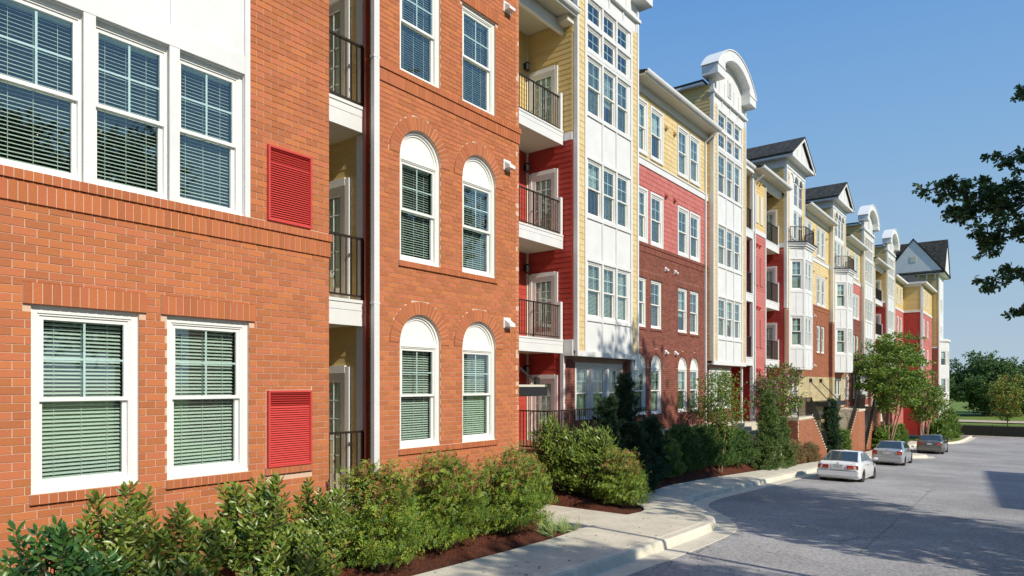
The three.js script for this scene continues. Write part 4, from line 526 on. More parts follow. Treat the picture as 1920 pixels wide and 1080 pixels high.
// ================================================================ street
const kerbPts = (() => { const c = new THREE.CatmullRomCurve3(KERB.map(([x, l]) => V(x, 0, -l)), false, 'centripetal'), n = 700, a = c.getPoints(n); return a.map((p, i) => { const q = a[Math.min(n, i + 1)].clone().sub(a[Math.max(0, i - 1)]).normalize(); return { p, n: V(q.z, 0, -q.x) }; }); })();
const kerbAt = (off) => kerbPts.map(({ p, n }) => [p.x + n.x * off, -(p.z + n.z * off)]).filter((q, i, a) => !i || q[0] > a[i - 1][0]);
const KFACE = kerbAt(0.66), front = (x) => interp(KFACE, x);
const kerbAt0 = kerbAt(0);
function sheet(xs, la, lb, nl, h) { // grid between two lines across the street
  const pos = [], idx = []; xs.forEach((x) => { for (let j = 0; j <= nl; j++) { const l = lerp(la(x), lb(x), j / nl); pos.push(x, h(x, l), -l); } }); for (let i = 0; i < xs.length - 1; i++) for (let j = 0; j < nl; j++) { const a = i * (nl + 1) + j, b = a + nl + 1; idx.push(a, a + 1, b, b, a + 1, b + 1); }
  const g = new THREE.BufferGeometry(); g.setAttribute('position', new THREE.Float32BufferAttribute(pos, 3)); g.setIndex(idx); g.computeVertexNormals(); if (g.attributes.normal.getY(0) < 0) { const q = g.index.array; for (let i = 0; i < q.length; i += 3) { const t = q[i]; q[i] = q[i + 1]; q[i + 1] = t; } g.computeVertexNormals(); } return g;
}
const range = (a, b, n) => Array.from({ length: n + 1 }, (_, i) => lerp(a, b, i / n));
structure('ground', sheet([...range(-220, -20, 20), ...range(-19, 120, 139), ...range(125, 700, 50)], () => -300, () => 300, 60, (x) => road(x) - 0.22), M.grass);
structure('road', sheet(range(-40, 93, 266), () => -7.4, (x) => interp(kerbAt0, x) + 0.1, 40, (x, l) => road(x) - 0.012 * smooth((l - 1) / 6)), M.asphalt);
// kerb and gutter in cast lengths
{
  const k = new THREE.Group(); k.name = 'kerb'; k.userData.kind = 'structure'; scene.add(k);
  const prof = [[0, -0.2], [0, 0.004], [0.44, -0.012], [0.475, 0.115], [0.505, 0.148], [0.66, 0.152], [0.66, -0.2]];
  let i0 = 0, run = 0; for (let i = 1; i < kerbPts.length; i++) { run += kerbPts[i].p.distanceTo(kerbPts[i - 1].p); if (run > 2.9 || i === kerbPts.length - 1) { const pts = kerbPts.slice(i0, i + 1), pos = [], idx = [], m = prof.length; pts.forEach(({ p, n }, a) => { const tr = a === 0 ? 0.004 : a === pts.length - 1 ? -0.004 : 0; prof.forEach(([o, y]) => pos.push(p.x + n.x * o - n.z * tr, road(p.x) + y, p.z + n.z * o + n.x * tr)); }); for (let a = 0; a < pts.length - 1; a++) for (let b = 0; b < m - 1; b++) { const q = a * m + b; idx.push(q, q + m, q + 1, q + 1, q + m, q + m + 1); } for (const e of [0, (pts.length - 1) * m]) for (let b = 0; b < m - 2; b++) idx.push(e + m - 1, e + b, e + b + 1); let g = new THREE.BufferGeometry(); g.setAttribute('position', new THREE.Float32BufferAttribute(pos, 3)); g.setIndex(idx); g = g.toNonIndexed(); g.computeVertexNormals(); mesh('kerb_length', g, M.kerb, k); i0 = i; run = 0; } }
}
function slab(x0, x1, la, lb, h, th = 0.1) { // one concrete slab with its own thickness
  const n = 4, gap = 0.005, xs = range(x0 + gap, x1 - gap, n), pos = [], idx = [], A = (x) => la(x) + gap, B = (x) => lb(x) - gap; xs.forEach((x) => { for (const [l, d] of [[A(x), -th], [A(x), -0.006], [A(x) + 0.006, 0], [B(x) - 0.006, 0], [B(x), -0.006], [B(x), -th]]) pos.push(x, h(x, l) + d, -l); }); for (let i = 0; i < n; i++) for (let j = 0; j < 5; j++) { const a = i * 6 + j, b = a + 6; idx.push(a, b, a + 1, a + 1, b, b + 1); } for (const e of [0, n * 6]) for (let j = 1; j < 5; j++) idx.push(e, e + j, e + j + 1); let g = new THREE.BufferGeometry(); g.setAttribute('position', new THREE.Float32BufferAttribute(pos, 3)); g.setIndex(idx); g = g.toNonIndexed(); g.computeVertexNormals(); return g;
}
{
  const w = new THREE.Group(); w.name = 'sidewalk'; w.userData.kind = 'structure'; scene.add(w); const hy = (x, l) => walkY(x) + 0.012 * (l - 5) / 4;
  for (let x = -13.5; x < 76; x += 1.5) { const mid = (front(x + 0.7) + back(x + 0.7)) / 2, wide = back(x + 0.7) - front(x + 0.7) > 1.9; if (wide) { mesh('slab', slab(x, x + 1.5, front, (q) => (front(q) + back(q)) / 2, hy), M.concrete, w); mesh('slab', slab(x, x + 1.5, (q) => (front(q) + back(q)) / 2, back, hy), M.concrete, w); } else mesh('slab', slab(x, x + 1.5, front, back, hy), M.concrete, w); }
  const p = new THREE.Group(); p.name = 'path'; p.userData.kind = 'structure'; scene.add(p); for (let l = 7.3; l < 11.2; l += 1.3) mesh('slab', slab(11.5, 14.08, (x) => l === 7.3 ? back(x) + 0.004 : l, () => l + 1.3, (x, q) => walkY(12.8) - 0.02 + (x - 12.8) * -0.05), M.concrete, p);
}
const wallLat = (x) => x < 6.17 ? 8.04 : x < 7.7 ? 9.0 : x < 11.64 ? 8.73 : x < 18.1 ? 11.7 : 11.4;
function bedY(x, l) { const b = back(x), w = clamp((l - b) / (wallLat(x) - b), 0, 1), sw = walkY(x) - 0.035, yard = x < 11.6 ? -0.32 : x < 30 ? Math.max(sw + 0.1, -0.75) : sw + 0.45, m = smooth(Math.max((11.45 - x) / 0.5, (x - 14.15) / 0.5)); return sw + (yard - sw) * smooth(w * 1.05) * m - (1 - m) * 0.06; }
{ const n = noiseGrid(256, 64, 5); structure('mulch_bed', sheet(range(-13, 76, 560), (x) => back(x) + 0.002, (x) => wallLat(x) + 0.6, 26, (x, l) => bedY(x, l) + 0.035 * (n[(Math.abs(Math.floor(x * 40)) % 256) * 256 + Math.abs(Math.floor(l * 40)) % 256] - 0.5) * smooth((l - back(x)) * 6)), M.mulch); }

{ // tar seams and fallen leaves
  const seam = (pts, w) => { const xs = [], pos = [], idx = []; pts.forEach(([x, l], i) => { const a = pts[Math.max(0, i - 1)], b = pts[Math.min(pts.length - 1, i + 1)], dx = b[0] - a[0], dl = b[1] - a[1], L = Math.hypot(dx, dl), nx = -dl / L * w, nl = dx / L * w; for (const q of [-1, 1]) { const X = x + nx * q, l2 = l + nl * q; pos.push(X, road(X) - 0.012 * smooth((l2 - 1) / 6) + 0.005, -l2); } }); for (let i = 0; i < pts.length - 1; i++) { const a = 2 * i; idx.push(a, a + 2, a + 1, a + 1, a + 2, a + 3); } const g = new THREE.BufferGeometry(); g.setAttribute('position', new THREE.Float32BufferAttribute(pos, 3)); g.setIndex(idx); g.computeVertexNormals(); return g; };
  const wob = (a, b, n, s) => range(0, 1, n).map((t) => [lerp(a[0], b[0], t) + rr(-s, s), lerp(a[1], b[1], t) + rr(-s, s)]); structure('road_seam', [seam(wob([43.5, 6.6], [36, 0.4], 120, 0.03), 0.013), seam(wob([62, 6.2], [55, 0.4], 80, 0.04), 0.02), seam(wob([14, 2.6], [30, 3.1], 160, 0.02), 0.007)], std(0.16, 0.155, 0.15, 0.9));
  const o = new THREE.Group(), li = [], mats = [std(0.20, 0.12, 0.05, 0.9), std(0.10, 0.07, 0.04, 0.9), std(0.26, 0.19, 0.08, 0.9)], dry = new THREE.CircleGeometry(0.022, 5).rotateX(-Math.PI / 2).scale(1.4, 1, 0.7); o.name = 'leaf_litter'; o.userData = { kind: 'stuff', label: 'dry leaf bits scattered on road and sidewalk', category: 'leaf litter' }; scene.add(o);
  for (let i = 0; i < 420; i++) { const x = rr(5, 34), onWalk = rnd() < 0.4, l = onWalk ? lerp(front(x) + 0.05, back(x) - 0.05, rnd()) : lerp(front(x) - 0.75 - Math.abs(rr(0, 1) ** 2) * 4, front(x) - 0.72, rnd()); if (l < 0.2) continue; const y = onWalk ? walkY(x) + 0.012 * (l - 5) / 4 + 0.006 : road(x) + 0.008; li.push({ m: mat4(x, y, -l, rr(0.5, 1.3), 1, rr(0.5, 1.3), rr(-0.15, 0.15), rr(0, 6.28), rr(-0.15, 0.15)), k: i % 3 }); } pieces(o, 'dry_leaf', dry, mats, li, 0, 'dry_leaf');
}
// ================================================================ plants
function leafGeo(L, W, fold = 0.25, droop = 0.12) { // pointed leaf along +y, folded on its midrib
  const rows = [[0, 0.05], [0.3, 0.85], [0.62, 1], [0.86, 0.55], [1, 0.02]], pos = [], idx = []; rows.forEach(([t, w]) => { const z = -droop * L * t * t; pos.push(-W / 2 * w, t * L, z + fold * W * w * 0.5, 0, t * L, z, W / 2 * w, t * L, z + fold * W * w * 0.5); }); for (let i = 0; i < 4; i++) { const a = i * 3; idx.push(a, a + 1, a + 3, a + 1, a + 4, a + 3, a + 1, a + 2, a + 4, a + 2, a + 5, a + 4); }
  const g = new THREE.BufferGeometry(); g.setAttribute('position', new THREE.Float32BufferAttribute(pos, 3)); g.setAttribute('uv', new THREE.Float32BufferAttribute(pos.flatMap((_, i) => i % 3 === 0 ? [pos[i] * 10, pos[i + 1] * 10] : []), 2)); g.setIndex(idx); g.computeVertexNormals(); g.userData.ownUV = true; return g;
}
const leafMat = (r, g, b, rough = 0.5, tr = 0.22) => new THREE.MeshPhysicalMaterial({ color: lin(r, g, b), roughness: rough, side: THREE.DoubleSide, transmission: tr, thickness: 0, ior: 1.4 });
const LM = {
  laurel: [leafMat(0.135, 0.205, 0.03, 0.3), leafMat(0.18, 0.25, 0.034, 0.32), leafMat(0.09, 0.155, 0.026, 0.3), leafMat(0.23, 0.28, 0.045, 0.36), leafMat(0.40, 0.21, 0.06, 0.5)],
  laurelDark: [leafMat(0.055, 0.155, 0.04, 0.28), leafMat(0.075, 0.185, 0.04, 0.3), leafMat(0.038, 0.115, 0.034, 0.28), leafMat(0.11, 0.21, 0.04, 0.34)],
  nandina: [leafMat(0.22, 0.31, 0.03, 0.55), leafMat(0.165, 0.265, 0.028, 0.55), leafMat(0.29, 0.35, 0.035, 0.55), leafMat(0.095, 0.18, 0.025, 0.55), leafMat(0.32, 0.15, 0.05, 0.6)],
  yew: [leafMat(0.09, 0.18, 0.035, 0.6), leafMat(0.13, 0.225, 0.04, 0.6), leafMat(0.055, 0.125, 0.03, 0.6)],
  spruce: [leafMat(0.035, 0.085, 0.032, 0.6), leafMat(0.055, 0.11, 0.034, 0.6), leafMat(0.024, 0.065, 0.027, 0.6)],
  juniper: [leafMat(0.13, 0.21, 0.05, 0.6), leafMat(0.18, 0.25, 0.06, 0.6), leafMat(0.085, 0.16, 0.04, 0.6)],
  myrtle: [leafMat(0.16, 0.25, 0.03, 0.5), leafMat(0.21, 0.29, 0.035, 0.5), leafMat(0.11, 0.19, 0.025, 0.5)],
  green: [leafMat(0.155, 0.27, 0.03, 0.5), leafMat(0.215, 0.32, 0.034, 0.5), leafMat(0.10, 0.20, 0.025, 0.5)],
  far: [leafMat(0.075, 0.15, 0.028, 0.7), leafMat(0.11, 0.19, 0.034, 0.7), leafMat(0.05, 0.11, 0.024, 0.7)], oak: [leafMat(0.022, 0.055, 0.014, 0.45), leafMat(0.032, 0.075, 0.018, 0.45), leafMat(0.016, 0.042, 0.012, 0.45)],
  autumn: [leafMat(0.34, 0.32, 0.04, 0.6), leafMat(0.42, 0.22, 0.05, 0.6), leafMat(0.24, 0.28, 0.04, 0.6)], barberry: [leafMat(0.26, 0.19, 0.07, 0.6), leafMat(0.15, 0.17, 0.04, 0.6), leafMat(0.34, 0.15, 0.07, 0.6)], liriope: [leafMat(0.24, 0.32, 0.09, 0.45), leafMat(0.33, 0.38, 0.15, 0.45), leafMat(0.15, 0.25, 0.06, 0.45)],
};
const UP = V(0, 1, 0), qa = new THREE.Quaternion(), qb = new THREE.Quaternion();
function aim(p, dir, roll, s) { qa.setFromUnitVectors(UP, dir); qb.setFromAxisAngle(dir, roll); return new THREE.Matrix4().compose(p, qb.multiply(qa).clone(), V(s, s, s)); }
const leafLaurel = leafGeo(0.105, 0.034), leafBroad = leafGeo(0.05, 0.02), spray = mergeGeometries([0, 1, 2, 3, 4, 5, 6].map((i) => { const g = leafGeo(0.042, 0.015, 0.2, 0.1); g.rotateZ((i - 3) * 0.55 * (i % 2 ? 1 : 0.9)); return g.translate(Math.sin(i * 2.4) * 0.02, i * 0.012, Math.cos(i * 2.4) * 0.012); })), needle = mergeGeometries([0, 1, 2, 3, 4, 5].map((i) => leafGeo(0.06, 0.010, 0.1, 0.05).rotateX(0.55).rotateY(i * 1.15).translate(0, i * 0.014, 0))), sprig = mergeGeometries([0, 1, 2, 3, 4].map((i) => leafGeo(0.085, 0.042, 0.25, 0.2).rotateX(0.5).rotateY(i * 1.26).rotateZ(0.2 * (i - 2)).translate((i - 2) * 0.03, i * 0.02, ((i * 7) % 5 - 2) * 0.025)));
const oakLeaf = (() => { const one = () => { const s = new THREE.Shape(); s.moveTo(0, 0); for (const [x, y] of [[0.008, 0.012], [0.022, 0.03], [0.014, 0.042], [0.032, 0.06], [0.018, 0.07], [0.026, 0.09], [0.008, 0.098], [0, 0.112], [-0.008, 0.098], [-0.026, 0.09], [-0.018, 0.07], [-0.032, 0.06], [-0.014, 0.042], [-0.022, 0.03], [-0.008, 0.012]]) s.lineTo(x, y); return new THREE.ShapeGeometry(s); }; return mergeGeometries([0, 1, 2, 3, 4].map((i) => one().rotateX(0.5 + 0.15 * i).rotateY(i * 1.3).translate(0, -0.01 * i, 0))); })();
function shrub(name, label, x, lat, y, o, group) {
  const s = thing(name, label, 'shrub', [x, y, -lat], 0, group), { w, h, d = w, type } = o, list = [], stems = [], P = { laurel: [leafLaurel, LM.laurel, 105, 16], laurelDark: [leafLaurel, LM.laurelDark, 95, 16], nandina: [spray, LM.nandina, 120, 26], yew: [needle, LM.yew, 130, 26], spruce: [needle, LM.spruce, 120, 30], juniper: [needle, LM.juniper, 150, 30], barberry: [spray, LM.barberry, 100, 18], green: [spray, LM.green, 110, 22], hedgeLaurel: [leafLaurel, LM.laurel, 190, 15] }[type];
  const shoots = Math.round(P[2] * (o.dense ?? 1)), per = P[3], sc = o.leaf ?? 1, plume = ['spruce', 'juniper', 'yew'].includes(type), isL = type === 'laurel' || type === 'laurelDark';
  for (let i = 0; i < shoots; i++) {
    const a = i * 2.39996 + rr(-0.3, 0.3), f = Math.sqrt((i + 0.5) / shoots);
    if (plume) { // ragged plumes that point up and outward
      const el = rnd(), lean = type === 'yew' ? 0.7 : 0.95, prof = type === 'yew' ? Math.sqrt(Math.max(0.04, 1 - (el * 0.95) ** 3)) : (1 - el * (type === 'spruce' ? 0.66 : 0.78)) * (0.72 + 0.4 * Math.sin(el * 9 + a * 1.5)), R = lerp(0.35, 1, Math.sqrt(rnd())) * prof, ragged = rnd() < 0.16 ? rr(1.15, 1.45) : rr(0.8, 1.08), e = V(Math.cos(a) * R * ragged * w / 2, h * el * rr(0.9, 1.05) + 0.08, Math.sin(a) * R * d / 2 * ragged), dir = V(Math.cos(a) * lean, type === 'yew' ? 0.9 : rr(0.45, 0.9), Math.sin(a) * lean).normalize(), len = rr(0.14, 0.24) * Math.max(0.9, h * 0.55), st = e.clone().addScaledVector(dir, -len);
      if (i % 4 === 0) stems.push(tube([V(0, Math.max(0.05, st.y - 0.3 * h), 0), st, e], 0.007, 4, 0.4));
      for (let k = 0; k < per; k++) { const t = k / per, q = st.clone().lerp(e, t), rad = 0.055 * sc * (1 - t * 0.8); q.add(V(rr(-1, 1), rr(-1, 1), rr(-1, 1)).multiplyScalar(rad)); const ld = dir.clone().add(V(rr(-1, 1), rr(-0.6, 0.8), rr(-1, 1)).multiplyScalar(0.75)).normalize(); list.push({ m: aim(q, ld, rr(0, 6), rr(0.7, 1.15) * sc), k: Math.floor(rnd() * P[1].length) }); }
      continue;
    }
    const el = rr(0.12, 1), lump = 0.80 + (type === 'nandina' ? 0.34 : 0.2) * Math.sin(a * 2.0 + x * 3) * Math.cos(el * 6 + x), pw = isL ? 5 : 2.6, rad = Math.sqrt(Math.max(0.05, 1 - (el * 0.96) ** pw)) * lerp(0.35, 1, Math.sqrt(rnd())) * lump * (rnd() < 0.2 ? rr(1.1, 1.35) : 1), hh = h * (isL ? 0.3 + 0.66 * el : el) * rr(isL ? 0.86 : 0.78, isL ? 1.04 : 1.1) * (isL ? 0.86 + 0.16 * Math.sin(a * 3 + x * 5) : 1);
    const b = V(Math.cos(a) * w * 0.1 * f, 0, Math.sin(a) * d * 0.1 * f), e = V(Math.cos(a) * rad * w / 2, hh, Math.sin(a) * rad * d / 2), mid = b.clone().lerp(e, 0.5).add(V(0, h * 0.05, 0));
    if (i % (isL ? 1 : 3) === 0) stems.push(tube([b, mid, e], 0.0065, 4, 0.4));
    const dir = e.clone().sub(mid).normalize(); if (isL || type === 'hedgeLaurel') dir.lerp(UP, isL ? 0.18 : 0.45).normalize(); if (type === 'nandina') dir.lerp(V(dir.x, 0.1, dir.z), 0.5).normalize();
    for (let k = 0; k < per; k++) {
      const t = isL || type === 'hedgeLaurel' ? Math.pow(k / per, 0.8) : rnd(), q = isL ? e.clone().addScaledVector(dir, (t - 1) * 0.32 + 0.02) : mid.clone().lerp(e, lerp(0.25, 1.05, Math.sqrt(t))).add(V(rr(-1, 1), rr(-0.35, 0.35), rr(-1, 1)).multiplyScalar(type === 'nandina' ? 0.085 * w : 0.05 * w));
      const ph = k * 2.4 + rr(-0.4, 0.4), side = V(Math.cos(ph), 0, Math.sin(ph)), up = ['nandina', 'green', 'barberry'].includes(type) ? rr(0.1, 0.6)   : isL ? lerp(0.05, 0.75, t) : lerp(0.15, 0.9, t), ld = side.multiplyScalar(1 - up * 0.6).addScaledVector(dir, up).normalize();
      let c = Math.floor(rnd() * (P[1].length - (type === 'laurel' || type === 'hedgeLaurel' || type === 'nandina' ? 1 : 0))); if (type === 'laurel' && rnd() < (o.brown ?? 0.03)) c = 4; if (type === 'nandina' && el > 0.72 && rnd() < 0.3) c = 4;
      list.push({ m: aim(q, ld, rr(-0.5, 0.5), rr(0.7, 1.15) * sc), k: c });
    }
  }
  if (stems.length) mesh('stems', stems, type === 'nandina' ? M.paleBark : M.bark, s); pieces(s, 'leaf', P[0], P[1], list, o.limit ?? 0, o.limit ? 'leaf' : 'foliage');
  return s;
}
function tree(name, label, x, lat, y, o, group) {                     // o: h, crown [cx,cy,cz,rx,ry,rz], stems, mats, leaf geo, clumps, per, size
  const s = thing(name, label, 'tree', [x, y, -lat], 0, group), [cx, cy, cz, rx, ry, rz] = o.crown, limbs = [], list = [], n = o.stems ?? 1, top = V(cx, cy, cz);
  const tr = []; for (let i = 0; i < n; i++) { const a = i / n * 6.28 + 0.4, sp = n > 1 ? 0.16 : 0, b = V(Math.cos(a) * sp * 0.4, -0.1, Math.sin(a) * sp * 0.4), e = V(cx + Math.cos(a) * rx * (n > 1 ? 0.4 : 0.02), cy - ry * 0.1, cz + Math.sin(a) * rz * (n > 1 ? 0.4 : 0.02)); tr.push(tube([b, b.clone().lerp(e, 0.5).add(V(rr(-0.1, 0.1), 0, rr(-0.1, 0.1))), e], o.trunk ?? 0.05, 8, 0.35)); }
  mesh('trunk', tr, o.bark ?? M.bark, s);
  for (let i = 0; i < o.clumps; i++) {
    let u; do { u = V(rr(-1, 1), rr(-1, 1), rr(-1, 1)); } while (u.length() > 1 || u.length() < 0.35); if (o.lumpy) u.multiplyScalar(0.82 + 0.26 * Math.sin(u.x * 6 + 1) * Math.cos(u.z * 5 + u.y * 4)); const low = u.y < -0.4 ? 0.75 : 1, c = V(cx + u.x * rx * low, cy + u.y * ry, cz + u.z * rz * low); if (o.warp) o.warp(c); if (o.keep && !o.keep(c)) continue;
    if (i % 3 === 0) { const st = top.clone().lerp(V(cx * 0.6, cy - ry * 0.75, cz * 0.6), rr(0.2, 0.9)); limbs.push(tube([st, st.clone().lerp(c, 0.5).add(V(0, 0.08 * ry, 0)), c], (o.trunk ?? 0.05) * 0.28, 4, 0.25)); }
    const cr = (o.cr ?? 0.45) * rr(0.6, 1.25); for (let k = 0; k < o.per; k++) { const v = V(rr(-1, 1), rr(-1, 1) * (o.flat ?? 0.5), rr(-1, 1)).multiplyScalar(cr), q = c.clone().add(v), dir = V(rr(-1, 1), rr(-0.5, 0.7), rr(-1, 1)).add(v.clone().multiplyScalar(0.8 / cr)).normalize(); list.push({ m: aim(q, dir, rr(0, 6.28), rr(0.7, 1.25) * (o.size ?? 1)), k: Math.floor(rnd() * o.mats.length) }); }
  }
  if (limbs.length) mesh('limbs', limbs, o.bark ?? M.bark, s); pieces(s, 'crown', o.leaf ?? sprig, o.mats, list, 0, 'crown'); return s;
}
// laurels and nandinas under the near windows
const row = 'shrubs along the brick wings';
shrub('laurel_shrub', 'dark green laurel bush below the first white window, its shoots still glossy', 2.3, 7.0, bedY(2.3, 7.0), { w: 1.35, h: 1.15, d: 0.9, type: 'laurelDark', limit: 300, dense: 1.5 }, row);
shrub('laurel_shrub', 'laurel bush with yellowed and brown leaves between the two ground windows', 3.05, 7.25, bedY(3.05, 7.25), { w: 1.1, h: 1.36, d: 0.85, type: 'laurel', limit: 300, brown: 0.05, dense: 1.2 }, row);
shrub('laurel_shrub', 'sparse laurel bush with many tan dead leaves under the second window', 3.72, 7.2, bedY(3.7, 7.2), { w: 0.85, h: 1.15, d: 0.7, type: 'laurel', limit: 300, brown: 0.14, dense: 0.85 }, row);
shrub('laurel_shrub', 'tall upright laurel bush below the red louvre grille', 4.5, 7.25, bedY(4.5, 7.25), { w: 1.25, h: 1.46, d: 0.9, type: 'laurel', limit: 300, dense: 1.5 }, row);
shrub('laurel_shrub', 'low spreading laurel bush at the sidewalk edge before the brick corner', 4.75, 6.85, bedY(4.8, 6.85) - 0.02, { w: 1.5, h: 0.85, d: 0.6, type: 'laurel', limit: 300, dense: 1.3 }, row);
shrub('laurel_shrub', 'laurel bush leaning into the feathery nandina at the brick corner', 5.45, 7.25, bedY(5.4, 7.25), { w: 0.9, h: 1.2, d: 0.8, type: 'laurel', limit: 150, dense: 1.1 }, row);
shrub('laurel_shrub', 'low laurel bush at the sidewalk edge under the yellowed bush', 3.35, 6.8, bedY(3.3, 6.8) - 0.02, { w: 1.3, h: 0.75, d: 0.5, type: 'laurel', limit: 150, dense: 1.1 }, row);
shrub('nandina_shrub', 'feathery green nandina in front of the white downspout', 6.35, 7.2, bedY(6.4, 7.2), { w: 1.5, h: 1.4, d: 1.3, type: 'nandina', dense: 2.0 }, row);
shrub('nandina_shrub', 'wide feathery nandina with red tips under the left arched window', 7.9, 7.42, bedY(7.9, 7.42), { w: 1.9, h: 1.35, d: 1.5, type: 'nandina', dense: 2.3 }, row);
shrub('nandina_shrub', 'feathery nandina with bare canes at the corner of the arched brick wing', 9.65, 7.45, bedY(9.7, 7.45), { w: 1.8, h: 1.4, d: 1.4, type: 'nandina', dense: 2.2 }, row);
shrub('nandina_shrub', 'small reddish nandina against the brick corner', 10.85, 7.85, bedY(10.9, 7.85), { w: 1.0, h: 1.1, d: 0.8, type: 'nandina', dense: 1.2 }, row);
// grassy clumps at the end of that bed
for (let i = 0; i < 7; i++) { const x = 10.35 + i * 0.2 + rr(-0.06, 0.06), l = back(x) + 0.14 + (i % 3) * 0.13, s = thing('liriope_clump', 'pale striped grass clump at the point of the mulch bed', 'grass clump', [x, bedY(x, l) - 0.01, -l], 0, 'grass clumps at the bed point'), blade = leafGeo(0.26, 0.011, 0.3, 0.9), li = []; for (let k = 0; k < 70; k++) { const a = rr(0, 6.28), up = rr(0.5, 1.6); li.push({ m: aim(V(rr(-0.05, 0.05), 0, rr(-0.05, 0.05)), V(Math.cos(a), up, Math.sin(a)).normalize(), rr(-0.4, 0.4), rr(0.7, 1.15)), k: k % 3 }); } pieces(s, 'blade', blade, LM.liriope, li, 0, 'blades'); }
// bed right of the path
const bed2 = 'bed right of the path', bed3 = 'bed before the dark brick facade';
shrub('laurel_shrub', 'big rounded laurel hedge before the patio railing', 15.45, 9.25, bedY(15.4, 9.25), { w: 2.5, h: 1.75, d: 1.9, type: 'hedgeLaurel', dense: 2.4, leaf: 1.2, limit: 300 }, bed2);
shrub('laurel_shrub', 'laurel hedge section behind the brick corner by the path', 14.75, 10.0, bedY(14.8, 10) + 0.05, { w: 1.4, h: 1.9, d: 1.3, type: 'hedgeLaurel', dense: 1.2, leaf: 1.15 }, bed2);
shrub('nandina_shrub', 'bright yellow-green nandina at the rounded tip of the bed by the path', 15.3, 8.25, bedY(15.2, 8.2), { w: 1.8, h: 1.35, d: 1.3, type: 'nandina', dense: 2.6 }, bed2);
for (const [x, l, h, w, lb] of [[17.5, 9.9, 2.5, 1.7, 'dark juniper with ragged top by the patio railing'], [19.2, 10.3, 3.2, 1.9, 'tallest dark ragged juniper before the first arched windows of the dark brick'], [18.6, 9.6, 1.9, 1.9, 'broad dark evergreen at the sidewalk before the juniper'], [20.8, 10.2, 1.9, 2.0, 'spreading dark evergreen right of the tallest juniper']]) shrub('juniper_shrub', lb, x, l, bedY(x, l), { w, h, d: w * 0.8, type: 'spruce', dense: 3.6, leaf: 1.35 }, 'dark evergreens');
shrub('nandina_shrub', 'dark red-tipped nandina at the sidewalk before the dark brick facade', 22.3, 10.15, bedY(22.3, 10.15), { w: 1.6, h: 1.3, d: 1.0, type: 'green', dense: 1.8, leaf: 1.2 }, bed3);
for (const [x, l, w, h, lb] of [[24.0, 10.5, 2.1, 1.45, 'soft yew under the paired arched windows'], [25.9, 10.5, 2.1, 1.4, 'soft yew behind the slender crape myrtle'], [27.8, 10.45, 2.2, 1.5, 'soft light green yew left of the entry steps'], [29.6, 10.4, 2.0, 1.3, 'soft yew beside the entry steps']]) shrub('yew_shrub', lb, x, l, bedY(x, l), { w, h, d: 1.2, type: 'yew', dense: 3.4, leaf: 1.5 }, bed3);
shrub('juniper_shrub', 'large light green juniper between entry steps and stone stair', 32.7, 9.95, bedY(33, 10) - 0.1, { w: 3.3, h: 3.5, d: 1.5, type: 'juniper', dense: 6.5, leaf: 1.7 });
shrub('juniper_shrub', 'smaller light green juniper before the pink siding strip', 35.0, 10.0, bedY(35, 10) - 0.1, { w: 2.2, h: 2.3, d: 1.2, type: 'juniper', dense: 3.5, leaf: 1.7 });
shrub('barberry_shrub', 'low reddish brown barberry hedge before the brick stoop', 37.2, 10.1, bedY(37, 10.1), { w: 3.6, h: 1.15, d: 0.9, type: 'barberry', dense: 4, leaf: 1.6 }); shrub('barberry_shrub', 'barberry hedge end beside the white car', 40.5, 10.1, bedY(40.5, 10.1), { w: 3.4, h: 1.0, d: 0.8, type: 'barberry', dense: 3.5, leaf: 1.6 });
shrub('evergreen_shrub', 'dark upright evergreen at the stone entrance', 46.6, 10.3, bedY(46, 10.2), { w: 2.0, h: 3.4, d: 1.2, type: 'spruce', dense: 4, leaf: 2.4 }); shrub('evergreen_shrub', 'rounded green shrub left of the stone stair', 48.6, 10.1, bedY(48, 10.1), { w: 2.2, h: 1.7, d: 1.2, type: 'green', dense: 3, leaf: 2 });
for (const [x, l, lb] of [[60.5, 9.7, 'bright ornamental grass mound behind the silver car'], [64.5, 9.6, 'ornamental grass mound under the leafy street tree'], [68.5, 9.5, 'ornamental grass mound toward the dark car']]) shrub('grass_shrub', lb, x, l, bedY(x, l), { w: 3.2, h: 1.7, d: 1.3, type: 'green', dense: 3, leaf: 2.2 });
for (const [x, l, w, h, lb] of [[79, 7.6, 3.2, 2.2, 'rounded shrub by the far corner wing'], [84, 7.4, 3.6, 2.4, 'rounded shrub beside the low brick wall'], [89, 7.6, 3.4, 3.0, 'tall rounded shrub at the far building end']]) shrub('far_shrub', lb, x, l, road(x), { w, h, d: 2.2, type: 'green', dense: 3.4, leaf: 3 }, 'shrubs at the far corner');
// trees
tree('crape_myrtle', 'slender multi-stemmed crape myrtle before the second white tower', 27.2, 10.2, bedY(27.2, 10.2), { crown: [0, 2.75, 0, 1.35, 1.5, 1.0], stems: 5, trunk: 0.028, bark: M.paleBark, mats: LM.myrtle, clumps: 120, per: 16, cr: 0.26, flat: 0.7, size: 0.8 });
tree('crape_myrtle', 'crape myrtle with pinkish buds before the pink siding strip', 36.6, 10.6, bedY(36.6, 10.6), { crown: [0, 3.4, 0, 1.8, 1.7, 1.0], stems: 4, trunk: 0.035, bark: M.paleBark, mats: [...LM.myrtle, leafMat(0.30, 0.12, 0.16, 0.6)], clumps: 130, per: 16, cr: 0.33, size: 1.1 });
tree('street_tree', 'full green multi-stemmed tree before the far towers and silver car', 60.6, 9.2, walkY(60.6) - 0.05, { crown: [0.2, 6.1, 0.2, 3.7, 3.5, 2.9], stems: 5, trunk: 0.075, bark: M.paleBark, mats: LM.green, clumps: 310, per: 15, cr: 0.66, flat: 0.2, size: 1.9, lumpy: 1 });
